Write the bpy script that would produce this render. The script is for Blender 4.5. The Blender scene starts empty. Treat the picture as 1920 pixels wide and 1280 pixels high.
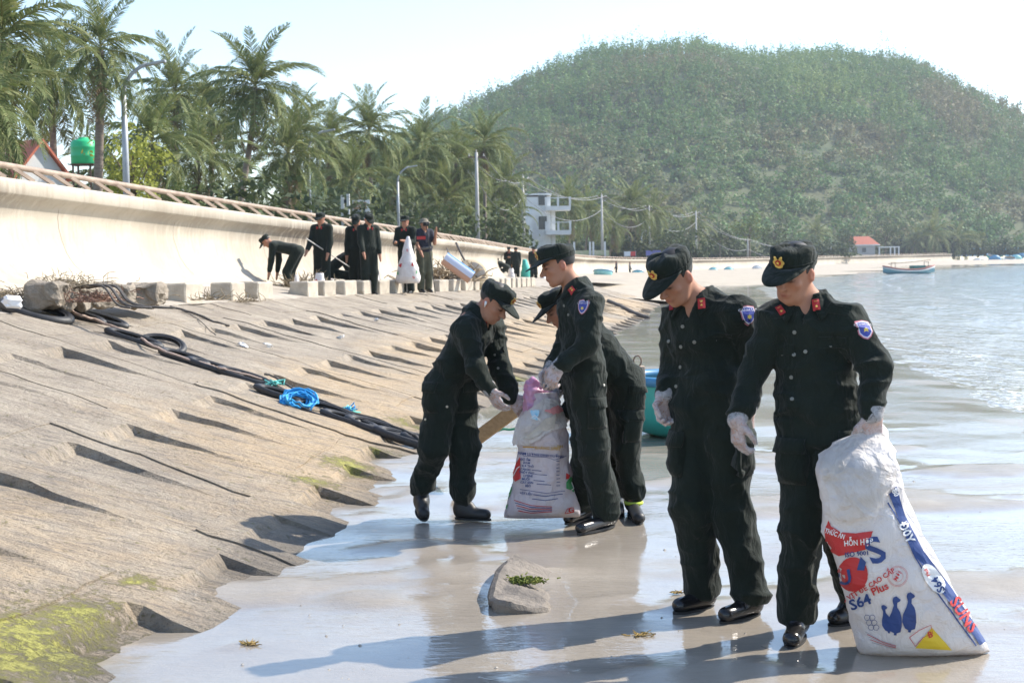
import bpy, bmesh, math, random
import numpy as np
from mathutils import Vector, Matrix
from mathutils.bvhtree import BVHTree
random.seed(7); RNG = np.random.default_rng(7)
scn = bpy.context.scene
COL = scn.collection
# ------------------------------------------------------------------ camera
FPX, EYE = 2667.0, 1.62                      # focal length in photo pixels, eye height in metres
PITCH, ROLL = math.atan(149 / FPX), math.radians(0.89)
CAMM = Matrix.Rotation(math.pi / 2 - PITCH, 4, 'X') @ Matrix.Rotation(-ROLL, 4, 'Z')
cam = bpy.data.cameras.new('camera'); cam.sensor_width = 36; cam.lens = 36 * FPX / 1920
cam.clip_start = .05; cam.clip_end = 5000
cam.dof.use_dof = True; cam.dof.focus_distance = 7.0; cam.dof.aperture_fstop = 9.0
camo = bpy.data.objects.new('camera', cam); COL.objects.link(camo)
camo.matrix_world = Matrix.Translation((0, 0, EYE)) @ CAMM
scn.camera = camo
# ------------------------------------------------------------------ sky, sun, exposure
SUN_EL, SUN_AZ = math.radians(41), math.radians(24)     # azimuth: from +X (right) towards +Y (away)
SUNV = Vector((math.cos(SUN_EL) * math.cos(SUN_AZ), math.cos(SUN_EL) * math.sin(SUN_AZ), math.sin(SUN_EL)))
w = bpy.data.worlds.new('World'); scn.world = w; w.use_nodes = True
nt = w.node_tree; bg = nt.nodes['Background']
sky = nt.nodes.new('ShaderNodeTexSky'); sky.sky_type = 'NISHITA'; sky.sun_disc = False
sky.sun_elevation = SUN_EL; sky.sun_rotation = math.pi / 2 - SUN_AZ
sky.air_density = 1.0; sky.dust_density = .55; sky.ozone_density = 2.0; sky.altitude = 0
nt.links.new(sky.outputs[0], bg.inputs[0]); bg.inputs[1].default_value = 0.14
sun = bpy.data.lights.new('sun', 'SUN'); sun.energy = 3.9; sun.angle = math.radians(.55); sun.color = (1, .93, .83)
suno = bpy.data.objects.new('sun', sun); COL.objects.link(suno)
suno.rotation_euler = (-SUNV).to_track_quat('-Z', 'Y').to_euler()
suno.location = (40, 20, 60)
vs = scn.view_settings; vs.view_transform = 'Standard'; vs.look = 'None'; vs.exposure = 1.1; vs.gamma = 1
vs.use_curve_mapping = False
scn.render.engine = 'CYCLES'
cy = scn.cycles; cy.use_denoising = True; cy.max_bounces = 7; cy.diffuse_bounces = 3; cy.glossy_bounces = 3
cy.transparent_max_bounces = 8; cy.volume_bounces = 1; cy.sample_clamp_indirect = 6; cy.caustics_reflective = False; cy.caustics_refractive = False
# ------------------------------------------------------------------ measuring helpers
CAMR = np.array(CAMM.to_3x3()); CAMC = np.array([0, 0, EYE])
def ray(px, py): return CAMR @ np.array([(px - 960) / FPX, -(py - 640) / FPX, -1.0])
def at(px, py, d):                            # the point seen at photo pixel px,py at distance d (along +Y)
    r = ray(px, py); return Vector(CAMC + r * (d / r[1]))
def gz(px, py, z=0.0):                        # where that sight line meets height z
    r = ray(px, py); return Vector(CAMC + r * ((z - EYE) / r[2]))
# ------------------------------------------------------------------ object helpers
def tag(o, label=None, cat=None, group=None, kind=None):
    for k, v in (('label', label), ('category', cat), ('group', group), ('kind', kind)):
        if v: o[k] = v
    return o
def link(o, parent=None):
    COL.objects.link(o)
    if parent is not None: o.parent = parent
    return o
def empty(name, loc, rz=0.0, label=None, cat=None, group=None, kind=None):
    o = bpy.data.objects.new(name, None); link(o); o.location = loc; o.rotation_euler = (0, 0, rz); o.empty_display_size = .1
    return tag(o, label, cat, group, kind)
def mesh_np(name, V, F, smooth=False):        # V (n,3), F list of index tuples or an (m,3|4) array
    me = bpy.data.meshes.new(name)
    if isinstance(F, np.ndarray):
        n, k = F.shape
        me.vertices.add(len(V)); me.vertices.foreach_set('co', np.asarray(V, np.float32).ravel())
        me.loops.add(n * k); me.loops.foreach_set('vertex_index', F.astype(np.int32).ravel())
        me.polygons.add(n); me.polygons.foreach_set('loop_start', np.arange(0, n * k, k, dtype=np.int32))
        me.update(calc_edges=True)
    else:
        me.from_pydata([tuple(v) for v in V], [], [tuple(f) for f in F]); me.update()
    if smooth: me.polygons.foreach_set('use_smooth', [True] * len(me.polygons))
    return me
def obj(name, me, mats, parent=None, loc=None, rot=None, **kw):
    o = bpy.data.objects.new(name, me); link(o, parent)
    for m in (mats if isinstance(mats, (list, tuple)) else [mats]):
        if m is not None and len(me.materials) < 9 and m.name not in [x.name for x in me.materials]: me.materials.append(m)
    if loc is not None: o.location = loc
    if rot is not None: o.rotation_euler = rot
    return tag(o, **kw)
class MB:                                     # collects simple shapes for ONE part
    def __init__(s): s.v, s.f = [], []
    def add(s, v, f):
        b = len(s.v); s.v += [tuple(x) for x in v]; s.f += [tuple(i + b for i in q) for q in f]
    def box(s, c, d, M=None, bev=0):
        x, y, z = (k / 2 for k in d); c = Vector(c)
        if bev:
            bm = bmesh.new(); bmesh.ops.create_cube(bm, size=1)
            bmesh.ops.scale(bm, vec=d, verts=bm.verts); bmesh.ops.bevel(bm, geom=bm.edges[:], offset=bev, segments=2, affect='EDGES', profile=.6)
            P = [v.co.copy() for v in bm.verts]; F = [[v.index for v in f.verts] for f in bm.faces]; bm.free()
        else:
            P = [Vector((a, b, e)) for a in (-x, x) for b in (-y, y) for e in (-z, z)]
            F = [(0, 1, 3, 2), (4, 6, 7, 5), (0, 4, 5, 1), (2, 3, 7, 6), (0, 2, 6, 4), (1, 5, 7, 3)]
        s.add([c + (M @ p if M else p) for p in P], F)
    def tube(s, pts, r, n=8, closed=False, cap=True, flat=None):
        pts = [Vector(p) for p in pts]; m = len(pts); rs = r if isinstance(r, (list, tuple)) else [r] * m
        V = []; up = None
        for i, p in enumerate(pts):
            t = (pts[(i + 1) % m] - pts[i - 1]) if closed else (pts[min(i + 1, m - 1)] - pts[max(i - 1, 0)])
            t.normalize()
            if up is None:
                up = Vector((0, 0, 1)) if abs(t.z) < .9 else Vector((1, 0, 0))
            a = t.cross(up); a.normalize(); b = a.cross(t); b.normalize(); up = b
            for k in range(n):
                q = 2 * math.pi * k / n
                V.append(p + (a * math.cos(q) + b * math.sin(q) * (flat or 1)) * rs[i])
        F = []
        for i in range(m if closed else m - 1):
            j = (i + 1) % m
            for k in range(n): F.append((i * n + k, i * n + (k + 1) % n, j * n + (k + 1) % n, j * n + k))
        if cap and not closed: F += [tuple(range(n))[::-1], tuple((m - 1) * n + k for k in range(n))]
        s.add(V, F)
    def lathe(s, prof, n=24, c=(0, 0, 0), M=None):
        c = Vector(c); V = []
        for r, z in prof:
            for k in range(n):
                q = 2 * math.pi * k / n; p = Vector((r * math.cos(q), r * math.sin(q), z)); V.append(c + (M @ p if M else p))
        F = [(i * n + k, i * n + (k + 1) % n, (i + 1) * n + (k + 1) % n, (i + 1) * n + k) for i in range(len(prof) - 1) for k in range(n)]
        s.add(V, F)
    def build(s, name, m, parent=None, smooth=False, loc=None, **kw):
        return obj(name, mesh_np(name, s.v, s.f, smooth), m, parent, loc, **kw)
def hash3(i, j, k, seed):
    h = (i * 374761393 + j * 668265263 + k * 2147483647 + seed * 144665) & 0xffffffff
    h = ((h ^ (h >> 13)) * 1274126177) & 0xffffffff
    return ((h ^ (h >> 16)) & 0xffff) / 65535.0
def vnoise(P, seed=0):                        # value noise, vectorised, about -1..1
    P = np.asarray(P, float); I = np.floor(P).astype(np.int64); f = P - I; f = f * f * (3 - 2 * f)
    out = 0
    for a in (0, 1):
        for b in (0, 1):
            for c in (0, 1):
                wgt = (f[..., 0] if a else 1 - f[..., 0]) * (f[..., 1] if b else 1 - f[..., 1]) * (f[..., 2] if c else 1 - f[..., 2])
                out = out + wgt * hash3(I[..., 0] + a, I[..., 1] + b, I[..., 2] + c, seed)
    return out * 2 - 1
def fbm(P, seed=0, octv=3):
    P = np.asarray(P, float); return sum(vnoise(P * 2.03 ** o, seed + o) * .5 ** o for o in range(octv))
def seg_interp(pts, y):                       # pts: rows (x,y,...) sorted by y -> interpolate the other columns at y
    a = np.asarray(pts, float); o = [np.interp(y, a[:, 1], a[:, c]) for c in range(a.shape[1]) if c != 1]
    return o if len(o) > 1 else o[0]
# ------------------------------------------------------------------ materials
MATS = {}
def nodes(name):
    m = bpy.data.materials.new(name); m.use_nodes = True; t = m.node_tree
    return m, t, t.nodes['Principled BSDF']
def N(t, typ, **kw):
    n = t.nodes.new('ShaderNode' + typ)
    for k, v in kw.items():
        if k == 'ins':
            for i, x in v.items(): n.inputs[i].default_value = x
        else: setattr(n, k, v)
    return n
def ramp(t, fac, stops):
    r = N(t, 'ValToRGB'); e = r.color_ramp.elements
    while len(e) < len(stops): e.new(.5)
    for x, (p, c) in zip(e, stops): x.position = p; x.color = (*c, 1) if len(c) == 3 else c
    t.links.new(fac, r.inputs[0]); return r.outputs[0]
def noise(t, vec, scale, detail=5, rough=.6, dist=0):
    n = N(t, 'TexNoise', ins={'Scale': scale, 'Detail': detail, 'Roughness': rough, 'Distortion': dist})
    if vec is not None: t.links.new(vec, n.inputs['Vector'])
    return n.outputs['Fac']
def coords(t, kind='Object', stretch=None, rotz=0):
    if kind == 'World': v = N(t, 'NewGeometry').outputs['Position']
    else: v = N(t, 'TexCoord').outputs[kind]
    if stretch:
        mp = N(t, 'Mapping'); mp.inputs['Scale'].default_value = stretch; mp.inputs['Rotation'].default_value = (0, 0, rotz)
        t.links.new(v, mp.inputs[0]); v = mp.outputs[0]
    return v
def mixc(t, fac, a, b):
    m = N(t, 'Mix', data_type='RGBA')
    for s, x in ((0, fac), (6, a), (7, b)):
        if hasattr(x, 'is_linked'): t.links.new(x, m.inputs[s])
        else: m.inputs[s].default_value = x if s == 0 else (*x, 1)
    return m.outputs[2]
def math_(t, op, a, b=None, clamp=False):
    m = N(t, 'Math', operation=op, use_clamp=clamp)
    for s, x in ((0, a), (1, b)):
        if x is None: continue
        if hasattr(x, 'is_linked'): t.links.new(x, m.inputs[s])
        else: m.inputs[s].default_value = x
    return m.outputs[0]
def bump(t, p, height, strength, dist=.02, inp='Normal'):
    b = N(t, 'Bump'); b.inputs['Strength'].default_value = strength; b.inputs['Distance'].default_value = dist
    t.links.new(height, b.inputs['Height']); t.links.new(b.outputs[0], p.inputs[inp]); return b
def mat(name, c1, c2=None, rough=.8, scale=6, detail=5, bmp=0, bscale=None, bdist=.01, metal=0, spec=.5, kind='Object', stretch=None, lo=.35, hi=.65, sheen=0, rand=0, trans=0):
    if name in MATS: return MATS[name]
    m, t, p = nodes(name); p.inputs['Roughness'].default_value = rough; p.inputs['Metallic'].default_value = metal
    p.inputs['Specular IOR Level'].default_value = spec
    p.inputs['Base Color'].default_value = (*c1, 1)
    if sheen: p.inputs['Sheen Weight'].default_value = sheen
    v = coords(t, kind, stretch) if (c2 or bmp) else None
    c = None
    if c2: c = ramp(t, noise(t, v, scale, detail), [(lo, c1), (hi, c2)])
    if rand:
        oi = N(t, 'ObjectInfo'); hs = N(t, 'HueSaturation'); 
        mr = N(t, 'MapRange', ins={3: 1 - rand, 4: 1 + rand}); t.links.new(oi.outputs['Random'], mr.inputs[0]); t.links.new(mr.outputs[0], hs.inputs['Value'])
        if c is not None: t.links.new(c, hs.inputs['Color'])
        else: hs.inputs['Color'].default_value = (*c1, 1)
        c = hs.outputs[0]
    if c is not None: t.links.new(c, p.inputs['Base Color'])
    if bmp: bump(t, p, noise(t, v, bscale or scale * 4, 6, .65), bmp, bdist)
    if trans:
        tr = N(t, 'BsdfTranslucent'); mx = N(t, 'MixShader'); mx.inputs[0].default_value = trans
        if c is not None: t.links.new(c, tr.inputs[0])
        else: tr.inputs[0].default_value = (*c1, 1)
        out = t.nodes['Material Output']
        t.links.new(p.outputs[0], mx.inputs[1]); t.links.new(tr.outputs[0], mx.inputs[2]); t.links.new(mx.outputs[0], out.inputs[0])
    MATS[name] = m; return m
# ================================================================== SETTING
TOE = [(-1.85, 2.0), (-1.72, 4.0), (-1.6, 5.5), (-1.3, 6.6), (-1.1, 8.3), (-.95, 10), (-.8, 12.5), (-.5, 15), (0, 18.4), (1.36, 26), (3.46, 38), (5.8, 55), (9.3, 73)]
EDGE = [(-5.7, 2.0, 1.2), (-5.6, 4.0, 1.2), (-5.5, 6, 1.2), (-5.3, 10, 1.2), (-5.04, 14, 1.18), (-4.6, 20, 1.1), (-3.3, 27, 1.02), (-2.3, 31, .97), (-.9, 36, .9), (.9, 47, .8), (3.4, 60, .7), (6.5, 76, .6)]
RIMPX = [(0, 330, 18.5), (240, 366, 23), (480, 401, 29), (610, 419, 34), (740, 436, 40), (900, 457, 60), (1000, 473, 88), (1085, 482, 125), (1150, 486, 160), (1300, 487, 205), (1500, 483, 262), (1650, 479, 300), (1785, 476, 330)]
RIM = [at(*p) for p in RIMPX]
d0 = (RIM[0] - RIM[2]); d0.normalize()
RIM = [RIM[0] + d0 * 18, RIM[0] + d0 * 9] + RIM
def resample(P, f):                            # finer polyline, steps growing with distance
    P = [Vector(p) for p in P]; out = [P[0].copy()]
    for a, b in zip(P, P[1:]):
        L = (b - a).length; n = max(1, int(L / f(a.y)))
        out += [a.lerp(b, (i + 1) / n) for i in range(n)]
    A = np.array(out)
    for _ in range(6): A[1:-1] = A[1:-1] * .5 + (A[:-2] + A[2:]) * .25
    return [Vector(a) for a in A]
RIMF = resample(RIM, lambda y: .6 + abs(y) * .04)
RIMA = np.array(RIMF)
SHORE = [(3.0, -60), (3.7, 0), (4.3, 12), (5.3, 20), (7.2, 36), (13, 78), (21, 105), (33, 135), (52, 170), (80, 215), (112, 250), (150, 280), (230, 320), (330, 345), (520, 370)]
def shore_x(y): return np.interp(y, [p[1] for p in SHORE], [p[0] for p in SHORE])
# ---------------------------------------------------------------- sand
def m_wet():
    m, t, p = nodes('wet_sand'); v = coords(t, 'World')
    c = ramp(t, noise(t, v, 1.1, 6, .62), [(.3, (.25, .21, .16)), (.5, (.31, .265, .205)), (.72, (.37, .32, .25))])
    fine = noise(t, v, 90, 4, .7)
    c = mixc(t, math_(t, 'MULTIPLY', fine, .35), c, (.17, .145, .115))
    spk = ramp(t, noise(t, v, 34, 2, .5), [(.70, (0, 0, 0)), (.76, (1, 1, 1))])
    c = mixc(t, math_(t, 'MULTIPLY', spk, .35), c, (.10, .085, .07))
    t.links.new(c, p.inputs['Base Color']); p.inputs['Roughness'].default_value = .62
    p.inputs['Coat Weight'].default_value = 1; p.inputs['Coat IOR'].default_value = 1.62
    wet = noise(t, coords(t, 'World', (.55, 1.5, 1), .2), .9, 5, .6)
    wetr = ramp(t, wet, [(.32, (.015, .015, .015)), (.52, (.03, .03, .03)), (.64, (.16, .16, .16))])
    dr0 = N(t, 'Attribute', attribute_name='dry'); t.links.new(math_(t, 'ADD', wetr, math_(t, 'MULTIPLY', dr0.outputs['Fac'], .22)), p.inputs['Coat Roughness'])
    cw = ramp(t, wet, [(.55, (1, 1, 1)), (.75, (.45, .45, .45))]); dry = N(t, 'Attribute', attribute_name='dry'); t.links.new(math_(t, 'MULTIPLY', cw, math_(t, 'SUBTRACT', 1, math_(t, 'MULTIPLY', dry.outputs['Fac'], .5), True)), p.inputs['Coat Weight'])
    rip = noise(t, coords(t, 'World', (1.0, 3.6, 1), .15), 5.5, 3, .55, .6)
    rip2 = noise(t, coords(t, 'World', (2.0, 5.5, 1), -.1), 11, 2, .5)
    hgt = math_(t, 'ADD', rip, math_(t, 'MULTIPLY', rip2, .35))
    msk = ramp(t, noise(t, v, .55, 2, .5), [(.40, (.12, .12, .12)), (.62, (1, 1, 1))])
    bump(t, p, math_(t, 'MULTIPLY', hgt, msk), .32, .012, 'Coat Normal')
    bump(t, p, math_(t, 'ADD', fine, math_(t, 'ADD', math_(t, 'MULTIPLY', noise(t, v, 14, 4, .6), 1.2), math_(t, 'MULTIPLY', noise(t, coords(t, 'World', (1, 2.2, 1), .3), 3.2, 4, .6), 4))), .4, .008)
    return m
M_WET = m_wet()
M_DRY = mat('dry_sand', (.46, .40, .31), (.36, .31, .24), .95, 1.5, 6, .5, 22, .03, kind='World')
ys = np.concatenate([np.linspace(-60, 2, 8), np.arange(2.4, 4.4, .2), np.arange(4.4, 14, .07), np.arange(14, 30, .3), np.geomspace(30, 900, 60)])
xs = np.concatenate([np.geomspace(300, 8, 12) * -1, np.arange(-7.5, -2.2, .4), np.arange(-2.2, 5.2, .07), np.arange(5.2, 12, .3), np.geomspace(12, 900, 34)])
X, Y = np.meshgrid(xs, ys); dsh = X - shore_x(Y)
Z = -np.clip(dsh, 0, None) * .02
Z = np.maximum(Z, -1.0) + .012 * fbm(np.stack([X * .8, Y * .8, X * 0], -1), 3) * (np.abs(X) < 14) * (Y < 60)
Z = np.where((X < 4) & (Y > 60), Z - .3, Z)
rl_ = fbm(np.stack([X * .8 + .3 * Y, Y * 1.5 - .25 * X, X * 0], -1), 23, 4) + .25 * fbm(np.stack([X * 6, Y * 9, X * 0], -1), 29, 2); near_ = np.clip((15 - Y) / 3, 0, 1) * np.clip((Y - 3) / 1, 0, 1)
DRY = np.clip((rl_ - .18) * 2.2, 0, 1) * near_; Z = Z + .016 * DRY + DRY * .006 * fbm(np.stack([X * 9, Y * 9, X * 0], -1), 37, 2)
def grid_faces(r, c):
    i = np.arange(r * c).reshape(r, c)
    return np.stack([i[:-1, :-1], i[:-1, 1:], i[1:, 1:], i[1:, :-1]], -1).reshape(-1, 4)
def vary(mesh): return mesh
sando = obj('sand', mesh_np('sand', np.stack([X, Y, Z], -1).reshape(-1, 3), grid_faces(*X.shape), True), M_WET, kind='structure', label='wet reflective grey sand at low tide')
a_ = sando.data.attributes.new('dry', 'FLOAT', 'POINT'); a_.data.foreach_set('value', DRY.astype(np.float32).ravel())
# ---------------------------------------------------------------- sea
def m_sea():
    m, t, p = nodes('sea_water')
    v = coords(t, 'World', (1, .55, 1), 0)
    p.inputs['Roughness'].default_value = .06; p.inputs['IOR'].default_value = 1.33
    a = N(t, 'Attribute', attribute_name='foam')
    fo = math_(t, 'ADD', a.outputs['Fac'], math_(t, 'MULTIPLY', math_(t, 'SUBTRACT', noise(t, coords(t, 'World', (1, .7, 1)), 7, 6, .72), .5), 1.35))
    fm = ramp(t, fo, [(.62, (0, 0, 0)), (.80, (1, 1, 1))])
    deep = N(t, 'Attribute', attribute_name='deep')
    c = mixc(t, deep.outputs['Fac'], (.48, .46, .40), (.42, .48, .50))
    t.links.new(mixc(t, fm, c, (.82, .83, .82)), p.inputs['Base Color'])
    r = math_(t, 'ADD', math_(t, 'MULTIPLY', fm, .6), .06); t.links.new(r, p.inputs['Roughness'])
    h = math_(t, 'ADD', noise(t, coords(t, 'World', (1.0, .28, 1), .25), 1.6, 4, .6), math_(t, 'MULTIPLY', noise(t, coords(t, 'World', (1.0, .4, 1), .1), 6, 3, .6), .28))
    bump(t, p, h, .75, .26)
    return m
M_SEA = m_sea()
ys = np.concatenate([np.linspace(-60, 3, 10), np.arange(3.3, 40, .22), np.geomspace(40, 372, 110)])
bs = np.concatenate([np.arange(-.6, 14, .2), np.geomspace(14, 700, 60)])
B, Y = np.meshgrid(bs, ys); wob = .5 * fbm(np.stack([Y * .18, Y * 0, Y * 0], -1), 5)
X = shore_x(Y) + B + wob
dist = np.maximum(np.abs(Y), 6)
amp = np.clip(B / 5, 0, 1) * .035
ph = B * 1.55 + .9 * fbm(np.stack([X * .12, Y * .22, X * 0], -1), 9)
wv = np.exp(2.2 * (np.sin(ph) - 1)) * amp * 2.2 * np.exp(-B / 30)
Z = -.012 + wv + .018 * np.clip(B / 4, 0, 1) * fbm(np.stack([X * .9, Y * .5, X * 0], -1), 13)
crest = np.clip((np.sin(ph) - .55) / .45, 0, 1) * np.exp(-((B - 3.0) / 3.2) ** 2)
edgef = np.exp(-((B - .25 - .25 * vnoise(np.stack([Y * .9, Y * 0, Y * 0], -1), 4)) / .16) ** 2) * .72
foam = np.maximum(crest * .72, edgef) * np.clip(vnoise(np.stack([X * .35, Y * .22, X * 0], -1), 2) * .8 + .75, 0, 1)
# a slow broken line of wash further out
foam = np.maximum(foam, .60 * np.exp(-((B - 7.5 - 1.2 * vnoise(np.stack([Y * .12, Y * 0, Y * 0], -1), 21)) / .5) ** 2))
sea = obj('sea', mesh_np('sea', np.stack([X, Y, Z], -1).reshape(-1, 3), grid_faces(*X.shape), True), M_SEA, kind='structure', label='shallow glittering sea with low wavelets in the bay')
for nm, arr in (('foam', foam), ('deep', np.clip(B / 16, 0, 1))):
    at_ = sea.data.attributes.new(nm, 'FLOAT', 'POINT'); at_.data.foreach_set('value', arr.astype(np.float32).ravel())
# ---------------------------------------------------------------- revetment
def skew(q): return np.interp(q, [4, 12, 24], [1.6, 1.75, 3.0])
def rpos(q, t):
    q = np.asarray(q, float); t = np.asarray(t, float)
    y0, y1 = q, q + skew(q)
    tx = seg_interp(TOE, y0); ex, ez = seg_interp(EDGE, y1)
    return np.stack([tx + (ex - tx) * t, y0 + (y1 - y0) * t, ez * t], -1)
def rev_hit(px, py):
    r = ray(px, py); s = np.linspace(3, 70, 6000); P = CAMC[None] + r[None] * (s / r[1])[:, None]
    q = P[:, 1].copy()
    for _ in range(6):
        tx = seg_interp(TOE, q); ex, ez = seg_interp(EDGE, q + skew(q)); t = (P[:, 0] - tx) / (ex - tx); q = P[:, 1] - t * skew(q)
    k = np.argmax(P[:, 2] < ez * t); return Vector(P[k]), q[k], t[k]
ALGAE = [(rev_hit(a, b)[0], r) for a, b, r in [(40, 1190, .26), (150, 1150, .20), (20, 1245, .24), (225, 1220, .15), (262, 1092, .10), (110, 1230, .2), (585, 905, .17), (650, 872, .22), (960, 712, .5), (788, 800, .28), (715, 845, .12), (500, 1000, .05)]]
def m_rev():
    m, t, p = nodes('weathered_concrete'); v = coords(t, 'World')
    c = ramp(t, noise(t, v, 1.7, 7, .65), [(.30, (.27, .22, .165)), (.48, (.39, .325, .245)), (.70, (.48, .41, .315))])
    tan = N(t, 'Attribute', attribute_name='tan')
    tf = ramp(t, math_(t, 'ADD', tan.outputs['Fac'], math_(t, 'SUBTRACT', noise(t, v, 3.3, 6, .7), .5)), [(.32, (0, 0, 0)), (.80, (1, 1, 1))])
    c = mixc(t, math_(t, 'MULTIPLY', tf, .62), c, (.58, .41, .225))
    strk = noise(t, coords(t, 'World', (1.2, 7, 3), .38), 2.6, 5, .65)
    c = mixc(t, ramp(t, strk, [(.48, (0, 0, 0)), (.68, (.75, .75, .75))]), c, (.21, .185, .155))
    gr = noise(t, v, 60, 5, .75)
    c = mixc(t, ramp(t, gr, [(.52, (0, 0, 0)), (.68, (.7, .7, .7))]), c, (.14, .115, .09))
    blot = noise(t, coords(t, 'World', (1, 1.8, 1), .4), 4.5, 7, .75); c = mixc(t, ramp(t, blot, [(.56, (0, 0, 0)), (.72, (.6, .6, .6))]), c, (.17, .155, .135)); c = mixc(t, ramp(t, noise(t, v, 8, 7, .75), [(.58, (0, 0, 0)), (.74, (.55, .55, .55))]), c, (.60, .54, .45))
    al = N(t, 'Attribute', attribute_name='algae')
    af = ramp(t, math_(t, 'ADD', al.outputs['Fac'], math_(t, 'MULTIPLY', math_(t, 'SUBTRACT', noise(t, v, 15, 8, .8), .5), 3.4)), [(.30, (0, 0, 0)), (.85, (1, 1, 1))])
    c = mixc(t, math_(t, 'MULTIPLY', af, .92), c, mixc(t, noise(t, v, 30, 3), (.24, .24, .06), (.52, .48, .10)))
    wt = N(t, 'Attribute', attribute_name='damp')
    c = mixc(t, math_(t, 'MULTIPLY', wt.outputs['Fac'], .62), c, (.09, .082, .07))
    t.links.new(c, p.inputs['Base Color']); p.inputs['Roughness'].default_value = .88
    h = math_(t, 'ADD', math_(t, 'MULTIPLY', noise(t, v, 24, 7, .72), 1.0), math_(t, 'ADD', math_(t, 'MULTIPLY', strk, .9), math_(t, 'MULTIPLY', af, .5)))
    bump(t, p, h, .95, .045)
    return m
M_REV = m_rev()
rev = empty('revetment', (-3, 12, 0), kind='structure', label='sloping weathered concrete revetment of recessed wave blocks')
ROWS = [(-.30, .14, .085), (.14, .485, .42), (.485, .84, .77)]
PITCHQ = 1.085
def rev_block(q0, t0, t1, tr, k):
    e = .004
    rec = tr is not None
    qa, qb = q0 - .60 + random.uniform(-.05, .05), q0 + random.uniform(-.02, .02)       # the recess, along the shore
    g = .0015; DEP = random.choice([.035, .055, .065, .07, .08])
    qs = [q0 - .79 + g, q0 - .7, qa - .02, qa + .02, qa + .15, (qa + qb) / 2, qb - .12, qb - .012, qb + .012, qb + .1, q0 + PITCHQ - .79 - g]
    L = 4.0
    if rec:
        lo = tr - .25
        ts = [t0 + g / L] + [x for x in np.linspace(lo, tr - .012, 7) if x > t0 + .01] + [tr + .004, tr + .03] + [x for x in (t1 - .02, t1 - g / L) if x > tr + .03]
    else: ts = list(np.linspace(t0 + g / L, t1 - g / L, 6))
    Q, T = np.meshgrid(qs, ts)
    P = rpos(Q, T)
    if rec:
        dep = DEP * np.clip(1 - (tr - T) / .24, 0, 1) * (T < tr) * (Q > qa) * (Q < qb)
        P[..., 2] -= dep * (1 + .25 * vnoise(P * 3.1, 7))
    nz = fbm(P * 2.3, 17, 3)
    P[..., 2] += .016 * nz; P[..., 0] += .022 * fbm(P * 7, 31, 3); P[..., 1] += .026 * fbm(P * 7, 37, 3)
    P[..., 2] += random.uniform(-.008, .012)
    r, c = Q.shape
    V = P.reshape(-1, 3); F = list(map(tuple, grid_faces(r, c)[:, ::-1]))
    rim = [i for i in range(c)] + [(j + 1) * c - 1 for j in range(1, r)] + [(r - 1) * c + i for i in range(c - 2, -1, -1)] + [j * c for j in range(r - 2, 0, -1)]
    b = len(V); S = V[rim].copy(); S[:, 2] -= .12; V = np.vstack([V, S]); n = len(rim)
    F += [(rim[i], rim[(i + 1) % n], b + (i + 1) % n, b + i) for i in range(n)]
    V = V
    al = np.zeros(len(V))
    for cpt, rad in ALGAE: al = np.maximum(al, np.exp(-((V - np.array(cpt)) ** 2).sum(1) / rad ** 2))
    Tt = np.concatenate([T.ravel(), T.ravel()[rim]])
    tan = np.clip(1.15 - np.abs(Tt - .2) / .42, 0, 1) * np.clip(.85 + .6 * fbm(V * .45, 44, 2), 0, 1)
    damp = np.clip(1 - (V[:, 2] + .03 * fbm(V * 1.3, 51, 2)) / .13, 0, 1) ** 1.3
    o0 = V.mean(0); me = mesh_np('concrete_block', V - o0, F)
    for nm, arr in (('algae', al), ('tan', tan), ('damp', damp)):
        a_ = me.attributes.new(nm, 'FLOAT', 'POINT'); a_.data.foreach_set('value', arr.astype(np.float32))
    obj('concrete_block', me, M_REV, rev, Vector(o0) - rev.location)
k = 0
q = 7.3 - 4 * PITCHQ
while q < 54:
    for (t0, t1, tr) in ROWS: rev_block(q, t0, t1, tr if q < 46 else None, k)
    rev_block(q, .84, 1.0, None, k)
    q += PITCHQ; k += 1
# core under the blocks, so that no joint looks through to the sand
qs = np.linspace(1.5, 55, 60); V = np.array([rpos(qs, np.full_like(qs, t)) - [0, 0, .19] for t in (-.3, .25, .5, .75, 1.0)])
obj('core', mesh_np('core', (V - np.array(rev.location)).reshape(-1, 3), grid_faces(5, 60)), mat('joint_concrete', (.22, .195, .16), (.3, .27, .22), .95, 3, kind='World'), rev)
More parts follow.
